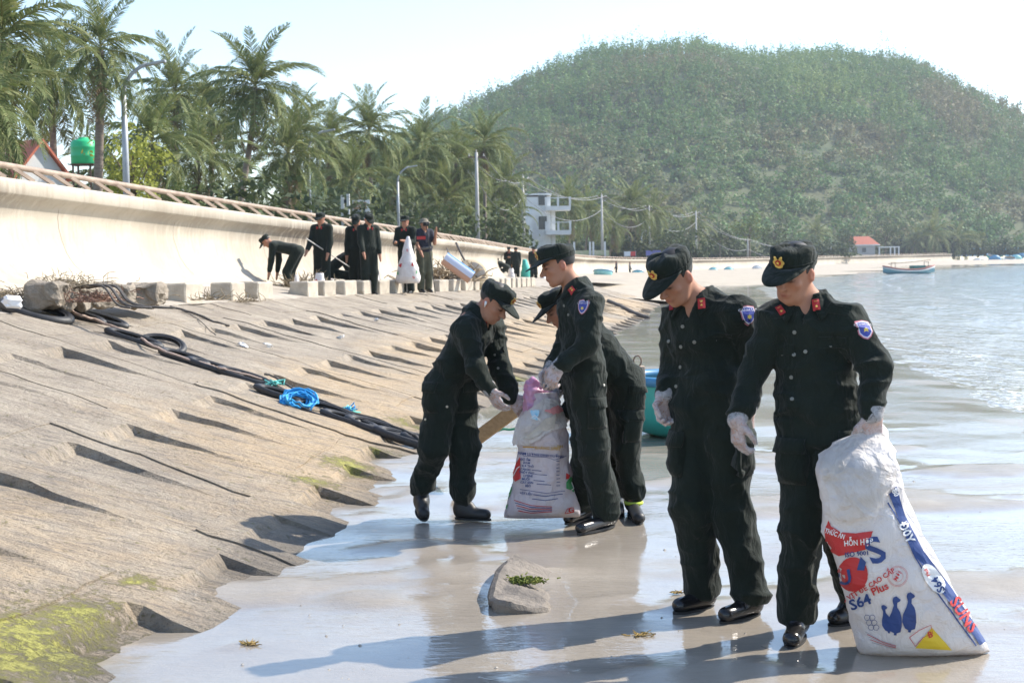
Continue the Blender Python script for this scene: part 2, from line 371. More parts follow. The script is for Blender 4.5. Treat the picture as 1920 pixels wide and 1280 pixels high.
# ---------------------------------------------------------------- sea wall, terrace, road, beach
def rim_normal(i):
    a = RIMF[max(i - 1, 0)]; b = RIMF[min(i + 1, len(RIMF) - 1)]; t = (b - a); t.z = 0; t.normalize()
    return Vector((t.y, -t.x, 0))             # horizontal, towards the sea
WALLH = 1.45
PROF = [(-.55, -.02), (-.04, 0), (-.005, -.02), (.0, -.05), (.0, -.19), (-.02, -.215), (-.10, -.27), (-.17, -.34), (-.215, -.45), (-.22, -.6), (-.195, -.78), (-.14, -.96), (-.05, -1.12), (.08, -1.26), (.25, -1.37), (.42, -1.43), (.56, -1.45), (.56, -1.75)]
def m_wall():
    m, t, p = nodes('cream_render'); v = coords(t, 'World')
    c = ramp(t, noise(t, v, .8, 6, .6), [(.3, (.40, .35, .275)), (.7, (.53, .475, .385))])
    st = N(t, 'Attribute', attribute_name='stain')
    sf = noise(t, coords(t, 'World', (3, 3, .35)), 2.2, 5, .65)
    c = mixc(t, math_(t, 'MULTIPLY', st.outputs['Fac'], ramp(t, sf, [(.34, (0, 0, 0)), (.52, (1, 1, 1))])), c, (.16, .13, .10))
    c = mixc(t, ramp(t, noise(t, coords(t, 'World', (2.2, 2.2, .22)), 2.6, 6, .7), [(.52, (0, 0, 0)), (.72, (.45, .45, .45))]), c, (.30, .235, .17))
    c = mixc(t, ramp(t, noise(t, v, 5, 6, .7), [(.55, (0, 0, 0)), (.8, (.5, .5, .5))]), c, (.34, .27, .20))
    t.links.new(c, p.inputs['Base Color']); p.inputs['Roughness'].default_value = .9
    bump(t, p, math_(t, 'ADD', noise(t, v, 3, 5, .6), math_(t, 'MULTIPLY', noise(t, v, 35, 4, .6), .2)), .35, .03)
    return m
M_WALL = m_wall()
n = len(RIMF); V = np.zeros((n, len(PROF), 3)); ST = np.zeros((n, len(PROF)))
for i, p in enumerate(RIMF):
    nn = rim_normal(i)
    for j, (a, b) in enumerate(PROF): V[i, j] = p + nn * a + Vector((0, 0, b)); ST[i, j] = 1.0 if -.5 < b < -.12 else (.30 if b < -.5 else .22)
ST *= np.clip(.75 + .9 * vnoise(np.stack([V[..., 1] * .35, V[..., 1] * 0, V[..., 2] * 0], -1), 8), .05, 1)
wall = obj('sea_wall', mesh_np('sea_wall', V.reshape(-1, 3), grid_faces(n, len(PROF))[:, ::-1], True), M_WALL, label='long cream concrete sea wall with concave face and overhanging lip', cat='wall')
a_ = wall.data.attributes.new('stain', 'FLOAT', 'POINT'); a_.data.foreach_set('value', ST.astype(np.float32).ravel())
BASE = [RIMF[i] + rim_normal(i) * .5 + Vector((0, 0, -WALLH)) for i in range(n)]
# cracks and casting joints on the wall: thin dark grooves built as slim strips lying in the face
jb = MB()
for px_i in range(6, 60, 3):
    if px_i >= n - 1: break
    i = px_i; nn = rim_normal(i); jit = random.uniform(0, .8); tt = (RIMF[i + 1] - RIMF[i]); tt.normalize(); pts = []
    for a, b in PROF[7:-4]: pts.append(RIMF[i] + tt * (jit + random.uniform(-.02, .02) + .25 * (-b)) + nn * (a + .002) + Vector((0, 0, b + .002)))
    ww = [Vector(tt) * random.uniform(.004, .008) for _ in pts]
    jb.add([p + s * w_ for p, w_ in zip(pts, ww) for s in (-1, 1)], [(2 * k, 2 * k + 1, 2 * k + 3, 2 * k + 2) for k in range(len(pts) - 1)])
jb.build('crack', mat('crack_dark', (.16, .13, .10), None, .95), wall)
# terrace between the block row and the wall
BA = np.array(BASE); ty = np.concatenate([np.linspace(2, 60, 90), np.linspace(61, 74, 8)])
ex, ez = seg_interp(EDGE, ty); bx, bz = np.interp(ty, BA[:, 1], BA[:, 0]), np.interp(ty, BA[:, 1], BA[:, 2])
E_ = np.stack([ex, ty, ez], -1); B_ = np.stack([bx - .1, ty, bz + .01], -1)
V = np.array([E_ * (1 - s) + B_ * s + [0, 0, -.006 * (s == 0)] for s in (0, .15, .5, .85, 1.0)]); V[1:4, :, 2] += .02 * fbm(V[1:4] * 1.2, 61, 2)
M_TER = mat('gritty_concrete', (.44, .385, .31), (.30, .26, .205), .93, 2.2, 7, .6, 30, .02, kind='World')
obj('terrace', mesh_np('terrace', V.reshape(-1, 3), grid_faces(5, len(ty))[:, ::-1], True), M_TER, kind='structure', label='narrow sandy concrete terrace below the sea wall')
# far beach between the wall foot and the water
ty = np.concatenate([np.linspace(52, 120, 30), np.linspace(125, 345, 40)])
bx, bz = np.interp(ty, BA[:, 1], BA[:, 0]), np.interp(ty, BA[:, 1], BA[:, 2]); sx = shore_x(ty)
s0 = np.interp(ty, [52, 74, 90], [5.2, 9.5, 0]); lowx = np.where(ty < 85, np.minimum(sx + 1.2, np.interp(ty, [p[1] for p in TOE], [p[0] for p in TOE]) + 1.5), sx + 1.5)
rows = []
for s in np.linspace(0, 1, 9):
    xx = (bx - .1) * (1 - s) + lowx * s; zz = (bz - .02) * (1 - s) ** 1.15 - .05 * s
    rows.append(np.stack([xx, ty, zz], -1))
V = np.array(rows); V[1:-1, :, 2] += .05 * fbm(V[1:-1] * .25, 71, 2)
obj('beach', mesh_np('beach', V.reshape(-1, 3), grid_faces(9, len(ty))[:, ::-1], True), M_DRY, kind='structure', label='pale far beach sweeping round the bay')
# promenade road behind the wall and the land up to the hill foot
M_ASPH = mat('asphalt', (.07, .068, .065), (.10, .097, .09), .9, 3, 6, .3, 60, .01, kind='World')
rows = []
for off, dz in ((.5, -.05), (1.9, -.05), (2.0, -.16), (8.0, -.16)):
    rows.append([RIMF[i] - rim_normal(i) * off + Vector((0, 0, dz)) for i in range(n)])
obj('promenade_road', mesh_np('promenade_road', np.array(rows).reshape(-1, 3), grid_faces(4, n)[:, ::-1]), M_ASPH, kind='structure', label='road running behind the sea wall')
M_SOIL = mat('dry_soil', (.20, .165, .11), (.11, .10, .06), .95, .6, 6, .4, 8, .05, kind='World')
rows = []
for off in (7.9, 30, 80, 200, 420): rows.append([RIMF[i] + (-rim_normal(i) * off).lerp(Vector((-.55, .83, 0)) * off, min(1, off / 80)) + Vector((0, 0, -.18 + min(off, 80) * .004)) for i in range(n)])
obj('hinterland', mesh_np('hinterland', np.array(rows).reshape(-1, 3), grid_faces(5, n)[:, ::-1]), M_SOIL, kind='structure', label='dry ground behind the promenade')
# ---------------------------------------------------------------- hill
RIDGE = [(300, 420), (560, 330), (690, 278), (760, 245), (830, 218), (900, 192), (980, 160), (1050, 128), (1110, 106), (1180, 97), (1260, 88), (1320, 84), (1380, 100), (1440, 106), (1500, 101), (1570, 96), (1620, 105), (1700, 112), (1740, 128), (1800, 158), (1850, 182), (1900, 205), (2000, 250), (2200, 330), (2500, 420)]
def ridge_h(px, R):
    py = np.interp(px, [r[0] for r in RIDGE], [r[1] for r in RIDGE]); rr = np.array([at(a, b, R) for a, b in zip(np.ravel(px), np.ravel(py))]); return rr[:, 2]
hp = np.linspace(250, 2550, 150)
TS = np.concatenate([np.linspace(0, 1, 34), np.linspace(1.06, 1.8, 8)])
R0, R1 = np.interp(hp, [250, 900, 1300, 1800, 2550], [330, 345, 350, 385, 420]), np.interp(hp, [250, 700, 1100, 1500, 1900, 2550], [520, 560, 640, 660, 620, 560])
HR = np.array([ridge_h(np.array([a]), b)[0] for a, b in zip(hp, R1)]) - 6.5
def hill_pt(px, t):
    r0, r1 = np.interp(px, hp, R0), np.interp(px, hp, R1); h = np.interp(px, hp, HR)
    s = np.where(t <= 1, np.sin(np.clip(t, 0, 1) * math.pi / 2) ** 1.15, 1 - (t - 1) * .9)
    d = r0 + (r1 - r0) * t; xk = (px - 960) / FPX
    x = xk * d; z = 2 + (h - 2) * s
    P = np.stack([x, d, z], -1)
    P[..., 2] += (4.5 * fbm(P[..., [0, 1, 1]] * .012, 81, 3)) * np.sin(np.clip(t, 0, 1) * math.pi)
    return P
A, T = np.meshgrid(hp, TS); V = hill_pt(A, T)
M_HILL = mat('hill_scrub', (.055, .085, .032), (.10, .105, .045), .95, .05, 8, .3, .4, .5, kind='World')
obj('hill', mesh_np('hill', V.reshape(-1, 3), grid_faces(*A.shape), True), M_HILL, kind='structure', label='rounded wooded hill behind the bay')
# ================================================================== VEGETATION
def leaf_mat(name, stops, attr='tint', trans=.25):
    m, t, p = nodes(name); a = N(t, 'Attribute', attribute_name=attr)
    c = ramp(t, a.outputs['Fac'], stops); p.inputs['Roughness'].default_value = .7; p.inputs['Specular IOR Level'].default_value = .25
    t.links.new(c, p.inputs['Base Color'])
    tr = N(t, 'BsdfTranslucent'); t.links.new(c, tr.inputs[0]); mx = N(t, 'MixShader'); mx.inputs[0].default_value = trans
    t.links.new(p.outputs[0], mx.inputs[1]); t.links.new(tr.outputs[0], mx.inputs[2]); t.links.new(mx.outputs[0], t.nodes['Material Output'].inputs[0])
    return m
def leaf_cloud(C, Rd, tint, K, size, rng, flat=.5, shape='egg'):
    """K leaf-clump quads through each crown; C (n,3) crown centres, Rd (n,3) radii, tint (n,), size (n,)"""
    n = len(C); u = rng.normal(size=(n, K, 3)); u /= np.linalg.norm(u, axis=2, keepdims=True)
    rad = rng.uniform(.35, 1.0, (n, K, 1)) ** .6
    lump = 1 + .28 * np.sin(u[..., :1] * 5 + rng.uniform(0, 6, (n, 1, 1))) * np.cos(u[..., 2:] * 4 + rng.uniform(0, 6, (n, 1, 1)))
    q = u * rad * lump
    if shape == 'cone': q[..., :2] *= (1.15 - .62 * (q[..., 2:] + 1) / 2) / .85
    c = C[:, None] + q * Rd[:, None]
    nrm = u + rng.normal(size=(n, K, 3)) * .7 + [0, 0, flat]; nrm /= np.linalg.norm(nrm, axis=2, keepdims=True)
    a = np.cross(nrm, rng.normal(size=(n, K, 3))); a /= np.linalg.norm(a, axis=2, keepdims=True) + 1e-9; b = np.cross(nrm, a)
    s = size[:, None, None] * rng.uniform(.6, 1.25, (n, K, 1)); b = b * rng.uniform(.45, .8, (n, K, 1))
    V = np.stack([c - a * s, c - b * s * .9, c + a * s, c + b * s], 2).reshape(-1, 3)
    t = np.repeat((tint[:, None] + rng.uniform(-.10, .10, (n, K))).reshape(-1), 4)
    return V, np.arange(len(V)).reshape(-1, 4), t
def with_tint(me, t):
    a_ = me.attributes.new('tint', 'FLOAT', 'POINT'); a_.data.foreach_set('value', t.astype(np.float32)); return me
# ---------------------------------------------------------------- the wood on the hill: one mass
M_WOOD = leaf_mat('hill_foliage', [(.0, (.21, .185, .095)), (.2, (.18, .20, .08)), (.45, (.105, .19, .06)), (.7, (.14, .24, .07)), (1, (.24, .31, .09))])
rng = np.random.default_rng(3)
MV, MF, MT, nb_ = [], [], [], 0
for pop, nT, K in (('tall', 8600, 36), ('bush', 6000, 50)):
    pxs = rng.uniform(560, 2120, nT); tt = rng.uniform(0, 1.04, nT) ** .9
    P = hill_pt(pxs, tt); zone = tt + .13 * vnoise(P * .02, 5) + .05 * rng.normal(size=nT)
    keep = (zone > .33) if pop == 'tall' else (zone < .66); P, tt = P[keep], tt[keep]; nT = len(P)
    mott = 1.3 * fbm(P * .018, 91, 3); dry = np.clip((fbm(P * .026, 97, 3) - .12) * 2.6, 0, 1)
    if pop == 'tall': hgt = rng.lognormal(1.72, .26, nT); wid = rng.lognormal(.22, .28, nT); sz = np.full(nT, .40); tb = .56
    else: hgt = rng.lognormal(1.25, .34, nT); wid = rng.lognormal(.95, .34, nT); sz = np.full(nT, .55); tb = .40
    tint = np.clip(tb + .26 * mott - .40 * dry + rng.normal(0, .13, nT), .02, .98)
    V, F, tc = leaf_cloud(P + np.stack([0 * hgt, 0 * hgt, hgt * (.62 if pop == 'tall' else .45)], -1), np.stack([wid, wid, hgt * .5], -1), tint, K, sz, rng, shape='cone' if pop == 'tall' else 'egg')
    MV.append(V); MF.append(F + nb_); MT.append(tc); nb_ += len(V)
wood = obj('wooded_slope', with_tint(mesh_np('wooded_slope', np.vstack(MV), np.vstack(MF)), np.concatenate(MT)), M_WOOD, kind='stuff', label='dense wood of slim and bushy trees covering the hill')
# emergent trees on the skyline, one by one
M_BARK = mat('bark', (.13, .10, .07), (.22, .17, .12), .9, 9, 5, .5, 40, .02)
M_FOL = leaf_mat('tree_foliage', [(0, (.05, .07, .03)), (.4, (.08, .11, .04)), (.7, (.11, .15, .045)), (1, (.20, .22, .06))])
def tree(name, base, h, rw, K, size, tint, seed, label, group=None, cz=.62, cat='tree', lean=0, shape='egg', lobes=7):
    r = np.random.default_rng(seed); e = empty(name, base, label=label, cat=cat, group=group)
    mb = MB(); tr = max(.02, h * .022)
    top = Vector((lean, 0, h * .72)); mid = Vector((lean * .3, .02 * h, h * .35))
    mb.tube([(0, 0, -.15), mid * .5, mid, top], [tr * 1.3, tr, tr * .8, tr * .3], 7)
    LC = []
    for i in range(lobes):
        a = i * 2.4 + r.uniform(0, 1); zz = h * (cz + r.uniform(-.18, .24)); rr = rw * r.uniform(.35, .75)
        c = Vector((lean * .8 + math.cos(a) * rr, math.sin(a) * rr, zz)); LC.append(c)
        mb.tube([mid.lerp(top, r.uniform(0, .6)), c * .6 + mid.lerp(top, .6) * .4, c], [tr * .5, tr * .3, tr * .12], 5)
    mb.build('trunk', M_BARK, e, True)
    C_ = np.array([tuple(c) for c in LC]); Rl = np.array([[rw * .48, rw * .48, h * .19]] * lobes) * r.uniform(.7, 1.25, (lobes, 1))
    V, F, tc = leaf_cloud(C_, Rl, np.clip(tint + r.uniform(-.15, .15, lobes), 0, 1), K // lobes, np.full(lobes, size), r, shape=shape)
    obj('crown', with_tint(mesh_np('crown', V, F), tc), M_FOL, e)
    return e
sky_trees = [(1320, 84, 9), (1180, 97, 7.5), (1245, 90, 8), (1050, 112, 7), (1375, 100, 8.5), (1110, 98, 7.5), (1650, 108, 7.5), (1735, 126, 7), (1880, 196, 9), (1905, 207, 8), (985, 138, 6.5), (840, 200, 6)]
sky_lab = ['tallest tree rising from the highest point of the hill skyline', 'slim tree on the hill skyline left of the summit', 'thin tree on the skyline just left of the tallest one', 'tree on the left shoulder of the hill skyline', 'broad dark tree on the skyline right of the tallest one', 'slim tree where the left skyline levels out', 'small tree on the skyline above the right slope', 'tree where the right skyline starts to fall', 'tall loose tree near the right end of the skyline', 'rightmost loose tree on the falling skyline', 'small tree on the rising left skyline', 'lowest skyline tree, just right of the palms']
for i, ((a, b, h), lb) in enumerate(zip(sky_trees, sky_lab)):
    p = hill_pt(np.array([float(a)]), np.array([1.0]))[0]
    tree('skyline_tree', tuple(p), h * 1.35, h * (.5 if i == 4 else .3), 170, .5, .42, 100 + i, lb, 'trees standing out on the skyline', shape='cone')
# ---------------------------------------------------------------- coconut palms
def frond_mesh(L, droop, seed, nl=46, hang=.5, wl=.2, ragged=.1, upc=0.0):
    r = random.Random(seed); V, F, tc = [], [], []
    S = 14; pts = []; p = Vector((0, 0, 0)); ang = 0.0
    for i in range(S + 1):
        pts.append((p.copy(), ang)); ang -= droop / S * (.5 + 1.1 * i / S); p = p + Vector((math.cos(ang), 0, math.sin(ang))) * (L / S)
    def on(u):
        k = min(int(u * S), S - 1); w_ = u * S - k; a, b = pts[k], pts[k + 1]; return a[0].lerp(b[0], w_), a[1] * (1 - w_) + b[1] * w_
    for i in range(S + 1):                       # rachis
        rr = .03 * L / 4 * (1.15 - i / S); P, an = pts[i]; n = Vector((-math.sin(an), 0, math.cos(an)))
        V += [P + Vector((0, -rr, 0)), P + n * rr, P + Vector((0, rr, 0))]; tc += [.75] * 3
        if i: F += [(3 * i - 3 + k, 3 * i - 3 + (k + 1) % 3, 3 * i + (k + 1) % 3) for k in range(3)] + [(3 * i - 3 + k, 3 * i + (k + 1) % 3, 3 * i + k) for k in range(3)]
    for s in (-1, 1):
        for i in range(nl):
            u = .10 + .90 * (i + r.uniform(-.3, .3)) / nl; u = min(max(u, .06), .995)
            if r.random() < ragged: continue
            P, an = on(u); fw = Vector((math.cos(an), 0, math.sin(an))); up = Vector((-math.sin(an), 0, math.cos(an)))
            ll = L * wl * (math.sin(math.pi * min(1, .18 + .82 * u)) ** .6 * .9 + .18) * r.uniform(.75, 1.15)
            d1 = (Vector((0, s, 0)) * .78 + fw * (.45 + .4 * u) + up * (.22 + upc)); d1.normalize()
            d2 = d1 + Vector((0, 0, -1)) * hang * r.uniform(.6, 1.5); d2.normalize(); d3 = d2 + Vector((0, 0, -1)) * hang * 1.1; d3.normalize()
            ww = .037 * L / 4 * r.uniform(.8, 1.2); wv = fw * ww
            q1 = P + d1 * ll * .4; q2 = q1 + d2 * ll * .35; q3 = q2 + d3 * ll * .3; b = len(V)
            V += [P - wv * .6, P + wv * .6, q1 - wv, q1 + wv, q2 - wv * .8, q2 + wv * .8, q3]
            F += [(b, b + 1, b + 3, b + 2), (b + 2, b + 3, b + 5, b + 4), (b + 4, b + 5, b + 6)]
            t0 = r.uniform(.2, .6); tc += [t0] * 4 + [t0 + .08] * 2 + [t0 + .3]
    me = mesh_np('frond', V, F); return with_tint(me, np.array(tc))
M_PALM = leaf_mat('palm_leaf', [(0, (.075, .095, .035)), (.4, (.135, .175, .058)), (.7, (.26, .265, .11)), (1, (.52, .45, .24))], trans=.3)
M_DEADP = leaf_mat('dry_palm_leaf', [(0, (.16, .115, .065)), (.5, (.24, .18, .10)), (1, (.36, .28, .17))], trans=.2)
M_TRUNK = mat('palm_trunk', (.17, .135, .105), (.27, .22, .175), .9, 3, 4, .7, 14, .03, stretch=(1, 1, 5))
FR = {'up': [frond_mesh(1, .75, 1 + i, 44, .4, .18, .08, .2) for i in range(2)],
      'mid': [frond_mesh(1, 1.5, 11 + i, 50, .85, .21, .1) for i in range(3)],
      'low': [frond_mesh(1, 2.0, 21 + i, 48, 1.2, .22, .15) for i in range(3)],
      'dead': [frond_mesh(1, 1.2, 31 + i, 30, 1.3, .18, .35) for i in range(2)]}
for v_ in FR.values():
    for me in v_: me.materials.append(M_PALM if v_ is not FR['dead'] else M_DEADP)
NUTM = mat('coconut', (.16, .17, .05), (.28, .2, .07), .6, 8)
def palm(px, py, R, d, label, basepx=None, nf=20, dead=3, seed=0, nuts=0, gz0=2.35, group='coconut palms along the shore road'):
    r = random.Random(seed * 7 + 1); c = at(px, py, d); L = 1.26 * R * d / FPX
    bx_ = at(basepx if basepx else px + r.uniform(-12, 12), 400, d + r.uniform(-1, 1))
    base = Vector((bx_.x, bx_.y, gz0)); e = empty('palm_tree', base, label=label, cat='palm tree', group=group)
    top = c - base; mb = MB(); tr = .13 + .01 * top.z / 4
    pts = [Vector((0, 0, -.3)), Vector((top.x * .1, top.y * .1, top.z * .08)), Vector((top.x * .42, top.y * .4, top.z * .35)), Vector((top.x * .8, top.y * .8, top.z * .7)), top + Vector((0, 0, -.05))]
    mb.tube(pts, [tr * 1.7, tr * 1.25, tr, tr * .9, tr * .85], 9)
    mb.build('trunk', M_TRUNK, e, True)
    nf = int(nf * 1.6); dead += 3
    for i in range(nf):
        u = i / nf; az = i * 2.39996 + r.uniform(-.25, .25)
        el = math.radians(82 - 118 * u ** .9 + r.uniform(-9, 9)); kind = 'up' if u < .22 else ('mid' if u < .65 else 'low')
        o = bpy.data.objects.new('frond', r.choice(FR[kind])); link(o, e); s = L * r.uniform(.85, 1.12) * (.85 if kind == 'up' else 1)
        o.rotation_mode = 'XYZ'; o.rotation_euler = (r.uniform(-.35, .35), -el, az); o.scale = (s, s, s); o.location = top + Vector((0, 0, .12 * L * (.5 - u)))
    for i in range(dead):
        az = r.uniform(0, 6.28); o = bpy.data.objects.new('dry_frond', r.choice(FR['dead'])); link(o, e); s = L * r.uniform(.7, .95)
        o.rotation_euler = (r.uniform(-.4, .4), math.radians(r.uniform(48, 78)), az); o.scale = (s, s, s); o.location = top + Vector((0, 0, -.06 * L))
    for i in range(nuts):
        m_ = MB(); a = i * 1.9; cc = top + Vector((math.cos(a) * .22, math.sin(a) * .22, -.22 - .06 * (i % 3))); m_.lathe([(.01, -.13), (.09, -.08), (.11, 0), (.09, .08), (.01, .13)], 8, cc); m_.build('coconut', NUTM, e, True)
    return e
PALMS = [(5, 75, 175, 31, None, 'huge palm at the top left corner, cut by the frame', 24, 6), (-45, 200, 150, 27, None, 'low palm at the left edge with fronds hanging over the wall', 22, 5),
 (188, 92, 125, 45, 178, 'tall palm with pale dry fronds left of the first street lamp', 17, 8), (95, 150, 120, 56, None, 'palm between the frame edge and the tall dry palm', 20, 4),
 (480, 163, 118, 66, 432, 'tall coconut palm with a leaning trunk, standing free against the sky', 22, 4), (330, 175, 105, 74, None, 'palm whose spiky top shows right of the first street lamp', 20, 3),
 (285, 265, 120, 52, None, 'drooping palm behind the first street lamp', 20, 5), (395, 210, 100, 78, None, 'palm half hidden left of the leaning palm', 18, 4), (370, 300, 110, 60, None, 'bushy low palm left of the leaning trunk', 18, 5),
 (540, 290, 110, 70, None, 'low dark palm right of the leaning palm', 18, 4), (622, 262, 85, 96, None, 'palm just right of the second street lamp', 19, 3), (692, 250, 88, 100, None, 'tall palm above the roadside billboard', 20, 3),
 (660, 335, 85, 90, None, 'low palm behind the billboard', 16, 5), (560, 240, 80, 92, None, 'palm behind the second street lamp', 16, 3), (792, 275, 85, 112, None, 'palm above the third street lamp', 20, 3),
 (745, 330, 85, 108, None, 'palm hanging over the third street lamp post', 18, 4), (855, 305, 85, 118, None, 'palm left of the tallest utility pole', 18, 4), (908, 268, 72, 122, None, 'palm whose crown tops the tallest utility pole', 18, 3),
 (835, 380, 80, 112, None, 'low palm above the row of railings', 16, 4), (945, 345, 70, 135, None, 'palm between the two nearest utility poles', 17, 3), (900, 390, 70, 128, None, 'low dry palm right of the third street lamp', 15, 5), (955, 400, 60, 150, None, 'palm beside the white balconied house', 15, 3),
 (1065, 385, 62, 190, None, 'palm directly behind the white balconied house', 17, 2), (1105, 400, 55, 200, None, 'palm right of the white balconied house', 16, 3), (1185, 385, 62, 215, None, 'tall palm between the middle utility poles', 18, 4), (1222, 400, 55, 225, None, 'palm behind the fourth utility pole', 16, 3), (1150, 425, 45, 205, None, 'small palm behind the street stalls', 14, 3), (1300, 425, 45, 260, None, 'palm behind the farthest utility pole', 14, 3),
 (1530, 440, 42, 345, None, 'palm left of the red roofed house', 14, 3), (1748, 440, 48, 352, None, 'bushy palm right of the red roofed house', 16, 5), (1795, 448, 40, 356, None, 'small palm at the end of the far wall', 14, 3), (1715, 455, 34, 350, None, 'low palm behind the far boat', 12, 3),
 (205, 330, 90, 60, None, 'low palm behind the yellow green shrub', 14, 4), (450, 345, 80, 72, None, 'small palm at the foot of the leaning trunk', 14, 3)]
for i, (a, b, R, d, bp, lb, nf, dd) in enumerate(PALMS):
    palm(a, b, R, d, lb, bp, nf, dd, i, 5 if i in (4, 10, 11, 14) else 0, 2.4 if d < 130 else 2.0)
# ---------------------------------------------------------------- broadleaf trees along the far road, shrubs
FT = [(1405, 415, 270, 8, 'spreading light green tree behind the far wall, above the second man\'s cap'), (1450, 430, 290, 7, 'dark rounded tree right of the spreading light green tree'), (1350, 440, 265, 6, 'feathery tree between the farthest pole and the spreading tree'), (1585, 445, 345, 6, 'rounded tree left of the red roof'), (1660, 430, 352, 8, 'dark tree directly behind the red roofed house'), (1830, 445, 360, 6, 'yellow green tree at the end of the far wall'), (1880, 452, 365, 5, 'low bush above the blue sheds'), (1255, 440, 240, 6, 'grey green tree left of the farthest utility pole'), (1480, 455, 300, 4.5, 'low bush behind the far wall, right of the two trees'), (950, 425, 150, 4.5, 'dry bush beside the second utility pole')]
for i, (a, b, d, h, lb) in enumerate(FT):
    p = at(a, b, d); tree('roadside_tree', (p.x, p.y, 1.6), max(2.5, p.z - 1.6 + h * .25), h * .48, 620, .30 if d > 100 else .2, .35 + .4 * (i in (0, 5)), 200 + i, lb, 'trees along the far road', lobes=9)
p = at(245, 335, 47); sh_ = tree('shrub', (p.x, p.y, 2.3), 3.9, 1.35, 1900, .075, .93, 300, 'yellow green leafy shrub beside the first street lamp', cat='shrub', lobes=12, cz=.66)
M_YFOL = leaf_mat('shrub_foliage', [(0, (.16, .19, .04)), (1, (.34, .36, .07))], trans=.35); [c_.data.materials.__setitem__(0, M_YFOL) for c_ in sh_.children if c_.name.startswith('crown')]
p = at(345, 345, 50); tree('shrub', (p.x, p.y, 2.3), 2.6, .9, 700, .07, .7, 301, 'small green shrub right of the yellow green one', cat='shrub', lobes=8, cz=.6)
# undergrowth behind the road: one mass
rng = np.random.default_rng(8); U = []
for px_, py_, d in [(x, y, d) for d, x0, x1, y in ((58, -120, 560, 350), (80, 100, 700, 365), (100, 350, 880, 385), (118, 500, 980, 395), (140, 800, 985, 420), (215, 950, 1330, 455), (285, 1250, 1600, 470), (358, 1450, 1950, 470)) for x in np.arange(x0, x1, 2100 / d * 1.1)]:
    py = py_
    p = at(px_ + rng.uniform(-20, 20), py + rng.uniform(-26, 24), d + rng.uniform(-3, 3)); U.append((*p, rng.uniform(.8, 1.7) * (1 + d / 250)))
U = np.array(U); Uc = U[:, :3].copy(); hz = np.maximum(Uc[:, 2] - 1.8, .6); Uc[:, 2] = 1.8 + hz * .5
V, F, tc = leaf_cloud(Uc, np.stack([U[:, 3] * 1.2, U[:, 3], hz * .62], -1), np.clip(rng.normal(.2, .14, len(U)), 0, 1), 150, .16 + U[:, 1] * .0009, rng)
obj('undergrowth', with_tint(mesh_np('undergrowth', V, F), tc), M_FOL, kind='stuff', label='dark tangled undergrowth below the palms')
# ================================================================== RAILING, LAMPS, POLES
M_RAIL = mat('cream_pipe', (.40, .31, .235), (.27, .20, .15), .7, 4, 5, .2, 30, .005, kind='World')
M_RUST = mat('rusty_iron', (.20, .13, .09), (.10, .07, .055), .85, 6)
CUM = np.concatenate([[0], np.cumsum(np.linalg.norm(np.diff(RIMA[:, :2], axis=0), axis=1))])
def on_rim(s, off=0, dz=0):
    x, y, z = (np.interp(s, CUM, RIMA[:, k]) for k in range(3)); x2, y2 = (np.interp(s + .3, CUM, RIMA[:, k]) for k in range(2))
    t = Vector((x2 - x, y2 - y, 0)); t.normalize() if t.length > 1e-6 else None
    nn = Vector((t.y, -t.x, 0)); return Vector((x, y, z)) + nn * off + Vector((0, 0, dz)), t
rl = empty('railing', tuple(RIMF[4]), label='low cream pipe railing on slanted struts along the top of the sea wall', cat='railing')
L0 = rl.location
sv = np.concatenate([np.arange(1, CUM[-1] * .35, .8), np.arange(CUM[-1] * .35, CUM[-1] - 1, 4)])
mb = MB(); mb.tube([on_rim(s, -.22, .19)[0] - L0 for s in sv], .044, 8); mb.build('rail', M_RAIL, rl, True)
sm = MB(); sm.box((0, 0, 0), (.035, 1, .05)); ME_STRUT = mesh_np('strut', sm.v, sm.f)
far = MB(); s = CUM[np.searchsorted(RIMA[:, 1], 14)]; ns = 0
while s < CUM[-1] - 4:
    a, t = on_rim(s, -.22, .19); b, _ = on_rim(s + .34, -.05, 0.0)
    if ns < 150 and a.y < 140:
        for (p0, p1, mt, nm) in ((a, b, M_RAIL, 'strut'),):
            dv = p1 - p0; o = bpy.data.objects.new(nm, ME_STRUT if nm == 'strut' else ME_STRUT.copy()); link(o, rl)
            if not o.data.materials: o.data.materials.append(mt)
            o.location = (p0 + p1) / 2 - L0; o.rotation_mode = 'QUATERNION'; o.rotation_quaternion = dv.to_track_quat('Y', 'Z'); o.scale = (1, dv.length, 1)
        ns += 1
    else: far.tube([a - L0, b - L0], .03, 4)
    s += random.choice([.62, .85, .95, 1.15]) if a.y < 140 else 2.0
far.build('strut_row', M_RAIL, rl, kind='stuff')
M_GALV = mat('galvanised_steel', (.42, .44, .46), (.34, .36, .38), .5, 5, metal=.3)
M_CONP = mat('pole_concrete', (.50, .48, .44), (.40, .38, .35), .85, 2)
def lamp(px, topy, d, label, arm=1.4):
    p = at(px, topy, d); g = 2.4; h = p.z - g; e = empty('street_lamp', (p.x, p.y, g), label=label, cat='street lamp', group='street lamps along the promenade')
    mb = MB(); mb.tube([(0, 0, -.2), (0, 0, h * .5), (0, 0, h * .82)], [.12, .10, .08], 10); mb.build('pole', M_GALV, e, True)
    mb = MB(); pts = [(arm * (1 - math.cos(q)) * .8, 0, h * .82 + h * .18 * math.sin(q)) for q in np.linspace(0, 1.25, 8)]; end = Vector(pts[-1]); mb.tube(pts, .06, 8); mb.build('arm', M_GALV, e, True)
    mb = MB(); mb.box(end + Vector((.28, 0, .03)), (.62, .2, .09), Matrix.Rotation(-.18, 3, 'Y'), .03); mb.build('lamp_head', M_GALV, e)
    mb = MB(); mb.lathe([(.13, 0), (.13, .25), (.09, .28)], 8); mb.build('base_collar', M_GALV, e)
